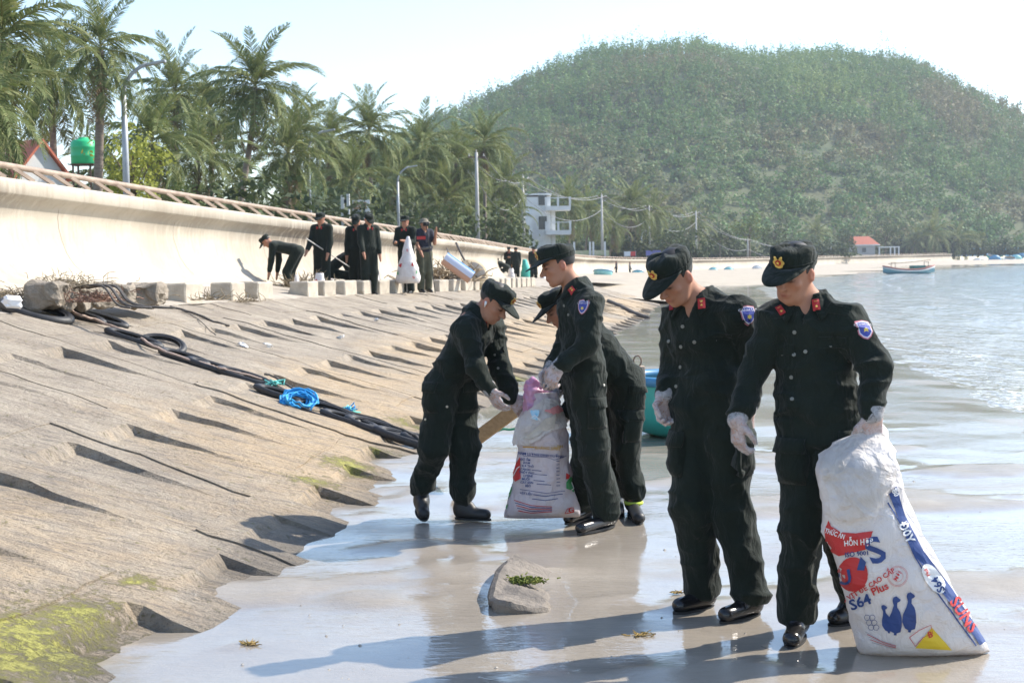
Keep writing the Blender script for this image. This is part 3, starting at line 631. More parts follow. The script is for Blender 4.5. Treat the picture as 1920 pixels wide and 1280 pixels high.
LA = [(230, 118, 45, 'nearest curved street lamp, left, in front of the palms'), (577, 245, 71, 'second street lamp, left of the billboard'), (745, 312, 97, 'third street lamp, between the billboard and the tallest pole'), (860, 360, 128, 'fourth street lamp, half lost in the palms'), (930, 386, 150, 'fifth street lamp, right of the tallest utility pole'), (1150, 425, 228, 'far street lamp right of the third utility pole'), (1203, 432, 245, 'small far street lamp beside the fourth utility pole')]
for a in LA: lamp(*a)
POLES = []
def upole(px, topy, d, label, g=2.1):
    p = at(px, topy, d); h = p.z - g; e = empty('utility_pole', (p.x, p.y, g), label=label, cat='utility pole', group='concrete utility poles along the road')
    mb = MB(); mb.tube([(0, 0, -.2), (0, 0, h)], [.20, .115], 10); mb.build('shaft', M_CONP, e, True)
    mb = MB(); mb.box((0, 0, h - .35), (1.3, .09, .1)); mb.build('crossarm', M_RUST, e)
    for s_ in (-.55, 0, .55):
        mb = MB(); mb.lathe([(.03, 0), (.06, .05), (.03, .1), (.06, .15), (.02, .2)], 6, (s_, 0, h - .3 if s_ else h)); mb.build('insulator', M_CONP, e)
    POLES.append(Vector((p.x, p.y, p.z)))
UP = [(893, 286, 108, 'tallest utility pole, nearest of the concrete row'), (980, 330, 139, 'second utility pole, left of the white balconied house'), (1128, 365, 182, 'third utility pole, right of the white balconied house'), (1217, 384, 219, 'fourth utility pole, with wires fanning out'), (1305, 396, 250, 'fifth and farthest of the tall utility poles'), (1402, 448, 262, 'short pale post behind the second man\'s cap'), (1558, 462, 315, 'thin far pole left of the red roofed house')]
for a in UP: upole(*a)
M_WIRE = mat('grey_cable', (.22, .22, .23), None, .6)
names = ['first and second', 'second and third', 'third and fourth', 'fourth and fifth', 'fifth and sixth', 'sixth and seventh']
for i in range(6):
    for j, (dx, dz, sag, nm) in enumerate(((-.55, -.15, 1.0, 'left'), (.55, -.15, 1.25, 'right'), (0, -1.9, 1.9, 'lowest'))):
        a, b = POLES[i] + Vector((dx, 0, dz)), POLES[i + 1] + Vector((dx, 0, dz)); mid = (a + b) / 2
        mb = MB(); mb.tube([a.lerp(b, u) - mid + Vector((0, 0, -sag * 4 * u * (1 - u))) for u in np.linspace(0, 1, 14)], .022 + .00006 * mid.y, 4)
        mb.build('power_cable', M_WIRE, loc=mid, label=f'{nm} sagging cable between the {names[i]} utility poles', cat='cable', group='cables strung along the poles')
# ================================================================== BUILDINGS
M_WHITE = mat('white_wall', (.74, .74, .72), (.62, .62, .60), .85, 1.2)
M_SHADEW = mat('window_glass', (.03, .04, .05), None, .15)
M_TILE = mat('red_tiles', (.52, .15, .085), (.42, .12, .07), .8, 3)
def place(px, py, d, g): p = at(px, py, d); return Vector((p.x, p.y, g))
# white house with two open balconies
b0 = place(1026, 470, 160, 1.9); e = empty('balcony_house', b0, label='narrow white house with two stacked open balconies', cat='house')
def part(name, m, boxes, par=None, bev=0):
    par = par or e
    mb = MB()
    for c, d in boxes: mb.box(c, d, None, bev)
    return mb.build(name, m, par)
part('wall', M_WHITE, [((-.9, 2, 3.0), (2.6, 4, 6.4))]); part('stair_tower', M_WHITE, [((-1.9, -.3, 2.2), (.9, .7, 4.6))])
for z in (2.6, 5.0):
    sl = part('balcony', M_WHITE, [((1.1, -.2, z), (2.5, 2.6, .42))])
    part('balustrade_rail', M_WHITE, [((1.1, -1.45, z + 1.0), (2.5, .08, .08)), ((2.3, -.2, z + 1.0), (.08, 2.6, .08))], sl)
    for x in (-.1, 1.1, 2.28): part('corner_post', M_WHITE, [((x, -1.45, z + .6), (.2, .2, 1.0))], sl)
    part('column', M_WHITE, [((.65, .3, z - 1.2), (.42, .42, 2.0))]); part('opening', M_SHADEW, [((-.4, -.02, z + 1.0), (.8, .1, 1.3))])
e.scale = (1.12, 1.12, 1.12)
part('roof_slab', M_WHITE, [((-1.0, 2, 6.45), (3.0, 4.4, .18))])
# gabled white house and tank at the left
b0 = place(78, 330, 52, 2.3); e = empty('gable_house', b0, math.radians(50), label='small white gabled house behind the wall at far left', cat='house')
W = .98; H_ = 2.75
mb = MB(); mb.add([(-W, 0, -.3), (W, 0, -.3), (W, 0, H_), (0, 0, H_ + 1.15), (-W, 0, H_), (-W, 2.5, -.3), (W, 2.5, -.3), (W, 2.5, H_), (0, 2.5, H_ + 1.15), (-W, 2.5, H_)], [(0, 1, 2, 3, 4), (9, 8, 7, 6, 5), (0, 5, 6, 1), (1, 6, 7, 2), (0, 4, 9, 5)]); mb.build('wall', M_WHITE, e)
for s_ in (-1, 1):
    mb = MB(); mb.add([(0, -.18, H_ + 1.3), (s_ * (W + .22), -.18, H_ - .1), (s_ * (W + .22), 2.7, H_ - .1), (0, 2.7, H_ + 1.3), (0, -.18, H_ + 1.18), (s_ * (W + .2), -.18, H_ - .22), (s_ * (W + .2), 2.7, H_ - .22), (0, 2.7, H_ + 1.18)], [(0, 1, 2, 3), (7, 6, 5, 4), (0, 4, 5, 1), (1, 5, 6, 2), (2, 6, 7, 3)]); mb.build('roof_slope', M_TILE, e)
part('window', M_SHADEW, [((.35, -.01, 2.2), (.3, .04, .5))], e); part('door', M_SHADEW, [((-.35, -.01, .7), (.5, .04, 1.8))], e)
b0 = place(158, 318, 50, 5.0); e = empty('water_tank', b0, label='bright green plastic water tank left of the yellow green shrub', cat='water tank')
mb = MB(); mb.lathe([(.0, .25), (.42, .25), (.44, .3), (.44, .5), (.455, .53), (.44, .56), (.44, .8), (.455, .83), (.44, .86), (.43, 1.0), (.36, 1.08), (.18, 1.12), (.17, 1.18), (0, 1.19)], 24); mb.build('drum', mat('green_plastic', (.02, .42, .16), (.03, .50, .2), .4, 2), e, True)
mb = MB(); [mb.box((x, y, -1.25), (.06, .06, 3.0)) for x in (-.3, .3) for y in (-.3, .3)]; mb.box((0, 0, .235), (.9, .9, .03)); mb.build('stand', M_RUST, e)
# billboard
b0 = place(678, 412, 84, 4.2); e = empty('billboard', b0, label='white roadside billboard with a brown picture area', cat='billboard')
part('panel', mat('billboard_white', (.72, .71, .70), None, .6), [((0, 0, .62), (1.02, .06, 1.15))]); part('picture', mat('billboard_brown', (.36, .18, .09), (.52, .30, .17), .6, 6), [((-.08, -.035, .86), (.78, .012, .42))])
mb = MB(); mb.tube([(-.36 + .6 * u, -.05, .82 + .06 * math.sin(u * 19) + .1 * u) for u in np.linspace(0, 1, 22)], .018, 5); mb.build('lettering', M_WHITE, e)
mb = MB(); mb.box((0, -.035, .42), (.55, .012, .07)); mb.box((0, -.035, .28), (.4, .012, .05)); mb.build('lettering', mat('billboard_orange', (.55, .28, .16), None, .6), e)
for x in (-.35, .35): part('leg', M_GALV, [((x, .05, -.9), (.08, .08, 2.4))], e)
b0 = place(650, 402, 80, 4.3); e = empty('gate_pier', b0, label='white gate piers left of the billboard', cat='gate')
for x in (-.22, .1): part('pier', M_WHITE, [((x, 0, -.3), (.16, .2, 3.2 - abs(x)))], e)
part('lintel', M_SHADEW, [((-.06, .02, .85), (.2, .1, .2))], e)
# street stalls and banners on the promenade
b0 = place(1108, 483, 172, 1.9); e = empty('street_stall', b0, label='open white columned stall below the third utility pole', cat='stall')
for x in (-2.0, -.1, .3, 1.7): part('column', M_WHITE, [((x, 0, 1.0), (.22, .22, 2.0))], e)
part('parapet', mat('stall_mural', (.55, .50, .36), (.35, .42, .2), .8, 2), [((.1, .1, .6), (4.2, .12, .7))], e); part('bench', M_RUST, [((-.2, -.5, .3), (3.6, .4, .08))], e)
for x in (-1.6, 1.3): part('leg', M_RUST, [((x, -.5, .1), (.08, .3, .5))], e)
b0 = place(1183, 478, 200, 1.9); e = empty('banner', b0, label='small red and white banner left of the fourth utility pole', cat='banner')
part('cloth', mat('banner_red', (.62, .06, .06), None, .7), [((.3, 0, .6), (.7, .03, .65))]); part('cloth', mat('banner_white', (.75, .75, .78), None, .7), [((-.5, 0, .6), (.85, .03, .65))]); part('post', M_GALV, [((-.95, .03, .3), (.06, .06, 1.4))]); part('post', M_GALV, [((.68, .03, .3), (.06, .06, 1.4))])
b0 = place(1225, 482, 212, 1.85); e = empty('tarpaulin_stall', b0, label='violet blue tarpaulin stall right of the red and white banner', cat='stall')
part('tarpaulin', mat('violet_tarp', (.13, .13, .42), (.2, .2, .5), .6, 2), [((0, 0, .75), (2.2, .06, .7)), ((0, .6, 1.12), (2.2, 1.2, .05))]); 
for x in (-1.0, 1.0): part('post', M_GALV, [((x, .05, .5), (.06, .06, 1.3))])
# red roofed house far right
b0 = place(1618, 478, 345, 1.9); e = empty('red_roof_house', b0, label='low house with bright red tiled roof behind the far wall', cat='house')
part('wall', mat('grey_plaster', (.42, .40, .38), None, .9), [((0, 3, 1.0), (6.2, 5, 2.8))]); part('fascia', M_WHITE, [((.6, .25, 2.45), (7.2, .25, .3))])
mb = MB(); mb.add([(-3.4, .3, 2.6), (4.4, .1, 2.4), (2.2, 3, 4.6), (-2.2, 3, 4.6), (-3.2, 6, 2.5), (4.3, 6, 2.5)], [(0, 1, 2, 3), (3, 2, 5, 4), (1, 5, 2), (0, 3, 4)]); mb.build('roof', M_TILE, e)
part('veranda_roof', M_WHITE, [((6.2, 1, 1.9), (5.2, 3, .25))])
for x in (3.9, 6.6, 7.6, 8.6): part('veranda_post', M_WHITE, [((x, -.3, .9), (.28, .28, 1.9))])
for x in (-1.8, .4): part('window', M_SHADEW, [((x, .47, 1.3), (.9, .1, 1.0))])
for i, (px, wd, c) in enumerate(((1800, 4.5, (.40, .55, .72)), (1838, 5.5, (.13, .42, .58)), (1868, 3.2, (.06, .28, .22)), (1905, 6, (.16, .5, .68)))):
    b0 = place(px, 486, 372 + i, 1.5); e = empty('beach_shed', b0, label=['pale blue grey shed at the end of the far wall', 'bright blue shed beyond the far wall', 'dark green shed between the blue ones', 'rightmost blue shed at the picture edge'][i], cat='shed', group='sheds beyond the far wall')
    part('wall', mat(f'shed_paint_{i}', c, tuple(x * .8 for x in c), .7, 1), [((0, 1, .7), (wd, 3, 2.0 + .5 * (i == 2)))]); part('roof', mat(f'shed_roof_{i}', tuple(.5 * x + .25 for x in c), None, .7), [((0, .9, 1.78 + .25 * (i == 2)), (wd + .3, 3.4, .12))]); part('door', M_SHADEW, [((wd * .2, -.52, .4), (.8, .06, 1.5))])
# ================================================================== BOATS
M_TEAL = mat('teal_fibreglass', (.03, .33, .28), (.05, .40, .35), .35, 3)
M_BLUEP = mat('blue_paint', (.04, .19, .36), (.06, .25, .42), .45, 5)
M_INNER = mat('boat_inner', (.40, .33, .22), (.28, .22, .14), .8, 6)
def hull(name, p, L_, B_, rz, label):
    e = empty(name, p, rz, label=label, cat='boat'); st = np.linspace(-1, 1, 15); V, F = [], []
    for u in st:
        w_ = B_ / 2 * (1 - abs(u) ** 2.6) ** .8 + .02; sh = .28 + .34 * abs(u) ** 2.4; k = -.28 + .30 * abs(u) ** 4
        V += [(u * L_ / 2 * 1.06 if abs(u) > .9 else u * L_ / 2, s_ * w_ * a, k + (sh - k) * b) for s_, a, b in ((-1, 1, 1), (-1, .93, .55), (-1, .55, .12), (0, 0, 0), (1, .55, .12), (1, .93, .55), (1, 1, 1))]
    F = list(map(tuple, grid_faces(15, 7))); obj('hull', mesh_np('hull', V, F, True), mat('hull_blue', (.10, .24, .30), (.14, .30, .36), .5, 3), e)
    for s_ in (0, 6):
        mb = MB(); mb.tube([Vector(V[i * 7 + s_]) for i in range(15)], .055, 6); mb.build('gunwale', mat('gunwale_red', (.36, .13, .10), None, .6), e, True)
        mb = MB(); mb.tube([Vector(V[i * 7 + s_]) * 1 + Vector((0, (-.03 if s_ == 0 else .03), -.14)) for i in range(15)], .05, 6); mb.build('stripe', M_WHITE, e, True)
    mb = MB(); mb.add([(V[i * 7][0], V[i * 7][1] * .95, V[i * 7][2] - .16) for i in range(15)] + [(V[i * 7 + 6][0], V[i * 7 + 6][1] * .95, V[i * 7 + 6][2] - .16) for i in range(15)], [(i, i + 1, 16 + i, 15 + i) for i in range(14)]); mb.build('deck', M_INNER, e)
    mb = MB(); mb.box((L_ * .18, 0, .42), (L_ * .26, B_ * .6, .4), None, .05); mb.build('cabin', mat('cabin_green', (.05, .16, .14), None, .6), e)
    mb = MB(); [mb.tube([(x, y, .1), (x, y, .95)], .03, 5) for x in (-L_ * .32, L_ * .36) for y in (-B_ * .3, B_ * .3)]; mb.build('frame_post', M_RAIL, e)
    mb = MB(); mb.tube([(-L_ * .42, 0, .80), (0, 0, .92), (L_ * .45, 0, 1.1)], .035, 5); [mb.tube([(x, -B_ * .35, .92), (x, B_ * .35, .92)], .025, 5) for x in (-L_ * .32, L_ * .36)]; mb.build('ridge_pole', M_RAIL, e)
p = at(1704, 509, 128); hull('fishing_boat', (p.x, p.y, .12), 4.6, 1.5, math.radians(8), 'blue grey wooden fishing boat moored off the far beach')
def coracle(name, p, R_, h, tilt, rz, m, label, group=None, rim=None, n=26, bowl=False):
    e = empty(name, p, rz, label=label, cat='basket boat', group=group); e.rotation_euler = (tilt[0], tilt[1], rz)
    mb = MB(); mb.lathe([(.0, 0), (R_ * .3, .03 * h), (R_ * .6, .15 * h), (R_ * .82, .36 * h), (R_ * .95, .66 * h), (R_, h)] if bowl else [(.0, 0), (R_ * .5, .015), (R_ * .80, .07 * h / .5), (R_ * .95, h * .4), (R_, h * .75), (R_ * 1.0, h)], n); mb.build('shell', m, e, True)
    mb = MB(); mb.lathe([(R_ * .96, h - .01), (R_ * .9, h * .45), (R_ * .7, h * .14), (0, h * .08)], n); mb.build('lining', M_INNER, e, True)
    mb = MB(); mb.tube([(R_ * 1.0 * math.cos(q), R_ * 1.0 * math.sin(q), h) for q in np.linspace(0, 2 * math.pi, n + 1)[:-1]], .045 if R_ < 1 else .06, 8, True); mb.build('rim', rim or M_BLUEP, e, True)
    return e
p = at(1308, 822, 13.15); bc = coracle('basket_boat', (p.x - .10, p.y + .05, -.03), .58, .55, (0, 0), 0, M_TEAL, 'turquoise round basket boat with blue rim behind the second man')
# block of wood and wire loop on its rim
rp = Vector((-.47, -.26, .56))
mb = MB(); mb.box(rp + Vector((0, 0, .05)), (.13, .12, .15), None, .012); mb.build('rim_block', mat('pale_wood', (.46, .35, .26), (.38, .28, .2), .85, 9), bc)
mb = MB(); mb.tube([rp + Vector((.035 * math.sin(q), 0, .12 + .05 * (1 - math.cos(q)))) for q in np.linspace(0, 6.28, 16)], .007, 5, True); mb.build('wire_loop', M_RUST, bc, True)
M_PTEAL = mat('pale_teal', (.20, .50, .50), (.28, .58, .58), .5, 3)
for i, (px, py, d, tx, ty, m_, lb) in enumerate(((1337, 512, 196, -1.0, .5, M_PTEAL, 'pale teal basket boat leaning on the far wall, left of the pair'), (1366, 511, 198, -1.0, .45, M_PTEAL, 'pale teal basket boat leaning on the far wall, right of the pair'), (1418, 508, 212, -.8, .6, M_WHITE, 'white basket boat leaning on the far wall beside the second man'), (1196, 520, 150, -.7, .3, M_PTEAL, 'teal basket boat beside the far walker'), (1130, 518, 112, -.2, .1, M_PTEAL, 'pale grey blue boat lying behind the standing man\'s shoulder'))):
    p = at(px, py, d); coracle('beached_basket_boat', (p.x, p.y, p.z - .1), .75, .5, (tx, ty), 0, m_, lb, 'basket boats on the far beach', n=18)
for i, (px, py) in enumerate(((1832, 490), (1846, 492), (1866, 489), (1880, 491), (1893, 485), (1905, 488), (1915, 480), (1858, 482))):
    p = at(px, py, 330 + i * 2); m_ = [M_WHITE, M_PTEAL, M_BLUEP, M_TEAL][i % 4]
    coracle('drawn_up_boat', (p.x, p.y, p.z - .4), 1.0 + .3 * (i % 3), .7, ((-.5, .3, -1.1)[i % 3], .3 * (i % 2), 0)[:2], 0, m_, ['white', 'pale teal', 'blue', 'turquoise'][i % 4] + ' round boat drawn up below the sheds, ' + ['first of the lower row', 'second of the lower row', 'third of the lower row', 'fourth of the lower row', 'in the upper row near the green shed', 'fifth of the lower row', 'at the picture edge', 'just below the dark green shed'][i], 'boats drawn up below the sheds', n=14)
# ================================================================== THINGS ON THE TERRACE AND SLOPE
M_BLK = mat('kerb_concrete', (.50, .44, .35), (.38, .33, .265), .92, 5, 6, .6, 40, .02, rand=.12)
M_RUB = mat('rubble_concrete', (.33, .28, .22), (.20, .17, .13), .95, 7, 6, .9, 25, .03)
def edge_pt(y, off=0):
    x, z = seg_interp(EDGE, y); x2, z2 = seg_interp(EDGE, y + .2); t = Vector((x2 - x, .2, 0)); t.normalize(); nn = Vector((t.y, -t.x, 0))
    return Vector((x, y, z)) + nn * off, t
def block_mesh(seed, dims, rough=.012):
    bm = bmesh.new(); bmesh.ops.create_cube(bm, size=1); bmesh.ops.scale(bm, vec=dims, verts=bm.verts); bmesh.ops.subdivide_edges(bm, edges=bm.edges[:], cuts=2, use_grid_fill=True)
    r = random.Random(seed)
    for v in bm.verts: v.co += Vector((r.gauss(0, rough), r.gauss(0, rough), r.gauss(0, rough))) * .5
    if rough > .02:
        bmesh.ops.subdivide_edges(bm, edges=bm.edges[:], cuts=1, use_grid_fill=True); Pn = np.array([v.co for v in bm.verts]) + seed; nz = fbm(Pn * 7, seed, 4) * .05; nx = fbm(Pn * 9 + 5, seed, 3) * .03
        for v, a_n, b_n in zip(bm.verts, nz, nx): v.co += Vector((b_n, a_n * .4, a_n))
    bmesh.ops.bevel(bm, geom=[e_ for e_ in bm.edges if e_.calc_face_angle(0) > .9], offset=.02, segments=1, affect='EDGES'); me = bpy.data.meshes.new('kerb_block'); bm.to_mesh(me); bm.free(); return me
BM = [block_mesh(i, (.36, .62, .30), .007) for i in range(4)]
yb = [17.9, 20.6, 22.3, 23.5, 25.9, 26.9] + list(np.arange(28.0, 47.5, .98))
for i, y in enumerate(yb):
    p, t = edge_pt(y, -.28); o = obj('kerb_block', BM[i % 4], M_BLK, loc=p + Vector((0, 0, .145)), rot=(random.uniform(-.02, .02), random.uniform(-.02, .02), math.atan2(t.y, t.x) - math.pi / 2 + random.uniform(-.05, .05)))
    tag(o, ['first','second','third','fourth','fifth','sixth','seventh','eighth','ninth','tenth','eleventh','twelfth','thirteenth','fourteenth','fifteenth','sixteenth','seventeenth','eighteenth','nineteenth','twentieth','twenty first','twenty second','twenty third','twenty fourth','twenty fifth','twenty sixth','twenty seventh'][i] + ' pale kerb block along the terrace edge, counted from the broken blocks', 'concrete block', 'kerb blocks along the terrace edge')
# rougher broken blocks at the left end
for i, (px, py, d, s) in enumerate(((95, 565, 15.0, .9), (140, 563, 15.6, .85), (182, 563, 16.0, .8), (222, 563, 16.4, .85), (275, 560, 17.0, .92))):
    p = at(px, py, d); o = obj('broken_block', block_mesh(40 + i, (.42 * s, .62 * s, .30 * s), .035), M_RUB, loc=(p.x, p.y, p.z + .05), rot=(random.uniform(-.1, .1), random.uniform(-.1, .1), random.uniform(-.3, .3)))
    tag(o, ['broken block at the left end of the kerb row, half buried in dry weed', 'second broken block from the left end of the kerb row', 'third broken block from the left, under the draped rope', 'fourth broken block from the left, beside the draped rope', 'roughest broken block, next to the first sound kerb block'][i], 'concrete block', 'broken blocks at the left end')
# strands helpers
def strands(name, cpx, m, n=60, L=.5, spread=.3, r=.006, seed=0, up=.5, par=None, seg=4, **kw):
    rr = random.Random(seed); mb = MB()
    for _ in range(n):
        p = Vector((rr.gauss(0, spread), rr.gauss(0, spread * .6), abs(rr.gauss(0, spread * .22)))); d = Vector((rr.gauss(0, 1), rr.gauss(0, .7), abs(rr.gauss(0, up)))); d.normalize(); pts = [p]
        for k in range(seg): d = d + Vector((rr.gauss(0, .35), rr.gauss(0, .35), rr.gauss(-.1, .3))); d.normalize(); q = pts[-1] + d * L / seg; q.z = max(q.z, 0.005); pts.append(q)
        mb.tube(pts, [r * 1.2] + [r] * (seg - 1) + [r * .5], 4, cap=False)
    return mb.build(name, m, par, loc=cpx, **kw)
M_WEED = mat('dry_weed', (.30, .24, .15), (.18, .14, .09), .95, 20)
M_DRIFT = mat('driftwood', (.42, .33, .22), (.28, .21, .13), .9, 9, stretch=(1, 1, 1))
strands('dry_weed', at(128, 540, 15.2), M_WEED, 220, .16, .20, .003, 1, kind='stuff', label='dry weed heaped on the broken blocks')
strands('dry_weed', at(20, 560, 15.0), M_WEED, 150, .15, .16, .004, 2, kind='stuff', label='dark dry weed at the left edge of the terrace')
strands('seaweed_litter', at(175, 566, 15.0), mat('red_brown_litter', (.20, .11, .08), (.3, .18, .12), .95, 20), 140, .14, .18, .005, 3, .2, kind='stuff', label='red brown litter in front of the broken blocks')
strands('dry_branches', at(570, 545, 28.2), M_WEED, 260, .38, .24, .006, 4, .8, kind='stuff', label='heap of dry brushwood beside the bent man')
strands('driftwood_pile', at(835, 527, 36.5), M_DRIFT, 260, .6, .42, .016, 5, .55, kind='stuff', label='pile of driftwood and cane right of the photographer')
strands('beach_litter', at(395, 563, 20.2), M_WEED, 50, .2, .12, .005, 6, .3, kind='stuff', label='small tuft of dry litter between kerb blocks')
strands('beach_litter', at(462, 566, 21.9), M_WEED, 50, .2, .12, .005, 16, .3, kind='stuff', label='second tuft of dry litter between kerb blocks')
def draped(px_pts, ds, r, m, name, label, cat='rope', n=6, group=None):
    P = [at(a, b, d) for (a, b), d in zip(px_pts, ds)]; o0 = P[0]; mb = MB(); Q = []
    for a, b in zip(P, P[1:]): Q += [a.lerp(b, k / 3) - o0 for k in range(3)]
    Q.append(P[-1] - o0); A = np.array(Q)
    for _ in range(2): A[1:-1] = A[1:-1] * .5 + (A[:-2] + A[2:]) * .25
    mb.tube([Vector(a) for a in A], r, n); return mb.build(name, m, loc=o0, smooth=True, label=label, cat=cat, group=group)
M_DROPE = mat('dark_rope', (.07, .062, .055), (.13, .115, .10), .9, 30)
for i in range(5):
    dx = i * 7 + random.uniform(-3, 3)
    draped([(140 + dx, 540), (170 + dx, 534), (195 + dx, 535), (206 + dx, 548 + i), (215 + dx, 565), (228 + dx * 1.5, 575), (250 + dx * 3, 577)], [15.2, 15.0, 14.9, 14.7, 14.6, 14.55, 14.5], .012, M_DROPE, 'draped_rope', f'{["outermost", "second", "third", "fourth", "innermost"][i]} dark rope strand draped over the broken blocks', group='rope strands over the broken blocks')
p = at(24, 566, 14.2); o = obj('foam_box', block_mesh(77, (.17, .14, .11), .006), mat('white_foam', (.80, .80, .80), None, .6), loc=p, rot=(.2, .1, .5), label='white foam box at the left edge of the terrace', cat='box')
M_PINKR = mat('pale_rope', (.50, .36, .28), (.40, .30, .24), .9, 30)
# ---------------------------------------------------------------- tyre chain down the slope
M_TYRE = mat('tyre_rubber', (.022, .022, .023), (.04, .038, .036), .55, 12, 5, .4, 90, .004)
NRM = Vector((.27, -.08, 1)); NRM.normalize(); DOWN = Vector((1, -.42, -.30)); DOWN.normalize()
def slope_M(tilt=0, yaw=0):
    x = (DOWN - NRM * DOWN.dot(NRM)).normalized(); y = NRM.cross(x); B3 = Matrix((x, y, NRM)).transposed(); return B3 @ Matrix.Rotation(yaw, 3, 'Z') @ Matrix.Rotation(tilt, 3, 'X')
def tyre(px, py, R_, r_, tilt, yaw, label, sx=1.0, lift=0):
    sy = 1.0 if 'ring' in label.split('left')[-1] and 'whole ring' in label or 'topmost tyre' in label else .62; r_ = r_ * .8
    p, q_, t_ = rev_hit(px, py); e = empty('tyre', p, label=label, cat='tyre', group='old tyres tied in a chain down the slope')
    M3 = slope_M(tilt, yaw); V, F, n, k = [], [], 30, 9
    for i in range(n):
        a = 2 * math.pi * i / n
        for j in range(k):
            b = math.radians(-150 + 300 * j / (k - 1)) ; rr = R_ + r_ * math.cos(b); V.append(M3 @ Vector((rr * math.cos(a) * sx, rr * math.sin(a) * sy, r_ * 1.15 * math.sin(b) + r_ + lift)))
    F = [(i * k + j, ((i + 1) % n) * k + j, ((i + 1) % n) * k + j + 1, i * k + j + 1) for i in range(n) for j in range(k - 1)]
    o = obj('tread_casing', mesh_np('tread_casing', V, F, True), M_TYRE, e); sd = o.modifiers.new('thick', 'SOLIDIFY'); sd.thickness = .012
    for s_ in (0, k - 1):
        mb = MB(); mb.tube([Vector(V[i * k + s_]) for i in range(n)], .009, 6, True); mb.build('bead', M_TYRE, e, True)
TY = [(66, 590, .27, .05, .03, 0, 'topmost tyre of the chain, at the left edge', 1.1), (188, 602, .19, .038, .08, .1, 'second tyre from the top of the chain', 1.25), (302, 652, .19, .036, .34, 0, 'tyre of the chain lying tilted with its whole ring showing', 1.0), (250, 640, .17, .040, .03, .1, 'long dark tyre left of the tilted ring', 1.35), (345, 676, .16, .040, .03, .12, 'tyre just below the tilted ring', 1.2), (458, 712, .17, .038, .05, .1, 'tyre above the blue rope bundle', 1.25), (612, 778, .21, .034, .24, .05, 'thin tyre threaded through the blue rope bundle', 1.15), (705, 808, .18, .042, .08, .1, 'lowest whole tyre of the chain', 1.2), (528, 745, .13, .036, .05, .1, 'short tyre piece just left of the blue rope bundle', 1.5), (150, 596, .15, .038, .03, .1, 'flat tyre between the two topmost ones', 1.4), (400, 694, .14, .038, .03, .1, 'flat tyre between the tilted ring and the rope bundle', 1.5), (655, 793, .13, .036, .04, .1, 'flat tyre under the teal knot', 1.5), (760, 828, .14, .04, .05, .1, 'flat tyre next to the last small piece', 1.5), (800, 838, .14, .045, .1, .1, 'last small tyre piece behind the bending man\'s leg', 1.2)]
for a in TY: tyre(*a[:7], sx=a[7] * 1.3)
def lace(pxs, m, r_, name, label, lift=.05, jig=.02, seed=0, **kw):
    rr = random.Random(seed); P = []
    for a, b in pxs: p, _, _ = rev_hit(a, b); P.append(p + NRM * (lift + rr.uniform(-jig, jig)))
    o0 = P[0]; Q = []
    for a, b in zip(P, P[1:]): Q += [a.lerp(b, k / 4) - o0 + NRM * rr.uniform(-jig, jig) * .4 for k in range(4)]
    Q.append(P[-1] - o0); mb = MB(); mb.tube(Q, r_, 6); return mb.build(name, m, loc=o0, smooth=True, label=label, cat='rope', **kw)
lace([(128, 592), (150, 602), (175, 606), (215, 622), (262, 640)], M_PINKR, .014, 'tie_rope', 'pinkish rope tying the top two tyres')
lace([(262, 645), (285, 660), (320, 672), (390, 693), (405, 698)], M_PINKR, .012, 'tie_rope', 'pinkish rope laced through the tilted tyre')
lace([(405, 700), (430, 706), (500, 722), (540, 740)], M_PINKR, .010, 'tie_rope', 'pale rope above the blue bundle')
lace([(492, 716), (510, 720), (530, 732), (560, 748), (650, 784), (700, 798), (770, 830), (790, 840)], M_DROPE, .012, 'tie_rope', 'thin dark rope running through the lowest tyres', .07)
M_BLUER = mat('blue_rope', (.02, .26, .62), (.04, .40, .74), .6, 40); M_TEALR = mat('teal_rope', (.10, .46, .42), (.16, .56, .50), .7, 40)
p, _, _ = rev_hit(560, 762); rr = random.Random(4); e = empty('rope_bundle', p, label='bright blue bundle of rope knotted round a thin tyre', cat='rope')
for i in range(16):
    mb = MB(); c = Vector((rr.gauss(0, .02), rr.gauss(0, .02), .06)); a0 = rr.uniform(0, 1.2); Rr = rr.uniform(.09, .15)
    M3 = slope_M(.5 + rr.gauss(0, .15), 0); mb.tube([c + M3 @ Vector((Rr * math.cos(q) * 1.15, Rr * math.sin(q), rr.gauss(0, .012))) for q in np.linspace(a0, a0 + rr.uniform(4.2, 6.2), 18)], .010, 5); mb.build('strand', M_BLUER, e, True)
for i in range(8):
    mb = MB(); q0 = M3 @ Vector((-.1, -.08, .02)); mb.tube([q0 + Vector((rr.gauss(0, .03), rr.gauss(0, .02), .03)), q0 + Vector((rr.gauss(0, .05) + .03, -.03, 0)), q0 + Vector((rr.gauss(0, .06) + .06, -.06, -.02))], .008, 5); mb.build('strand', M_BLUER, e, True)
for nm, px, py, sd in (('frayed teal cord above the blue rope bundle', 512, 728, 5), ('frayed teal knot below the blue rope bundle', 655, 779, 6)):
    p, _, _ = rev_hit(px, py); rr = random.Random(sd); e = empty('cord_knot', p, label=nm, cat='cord')
    for i in range(10):
        mb = MB(); c = Vector((0, 0, .05)); mb.tube([c + Vector((rr.gauss(0, .05), rr.gauss(0, .04), rr.gauss(0, .02))) for _ in range(5)], .007, 5); mb.build('strand', M_TEALR if sd == 5 or i > 4 else M_BLUER, e, True)
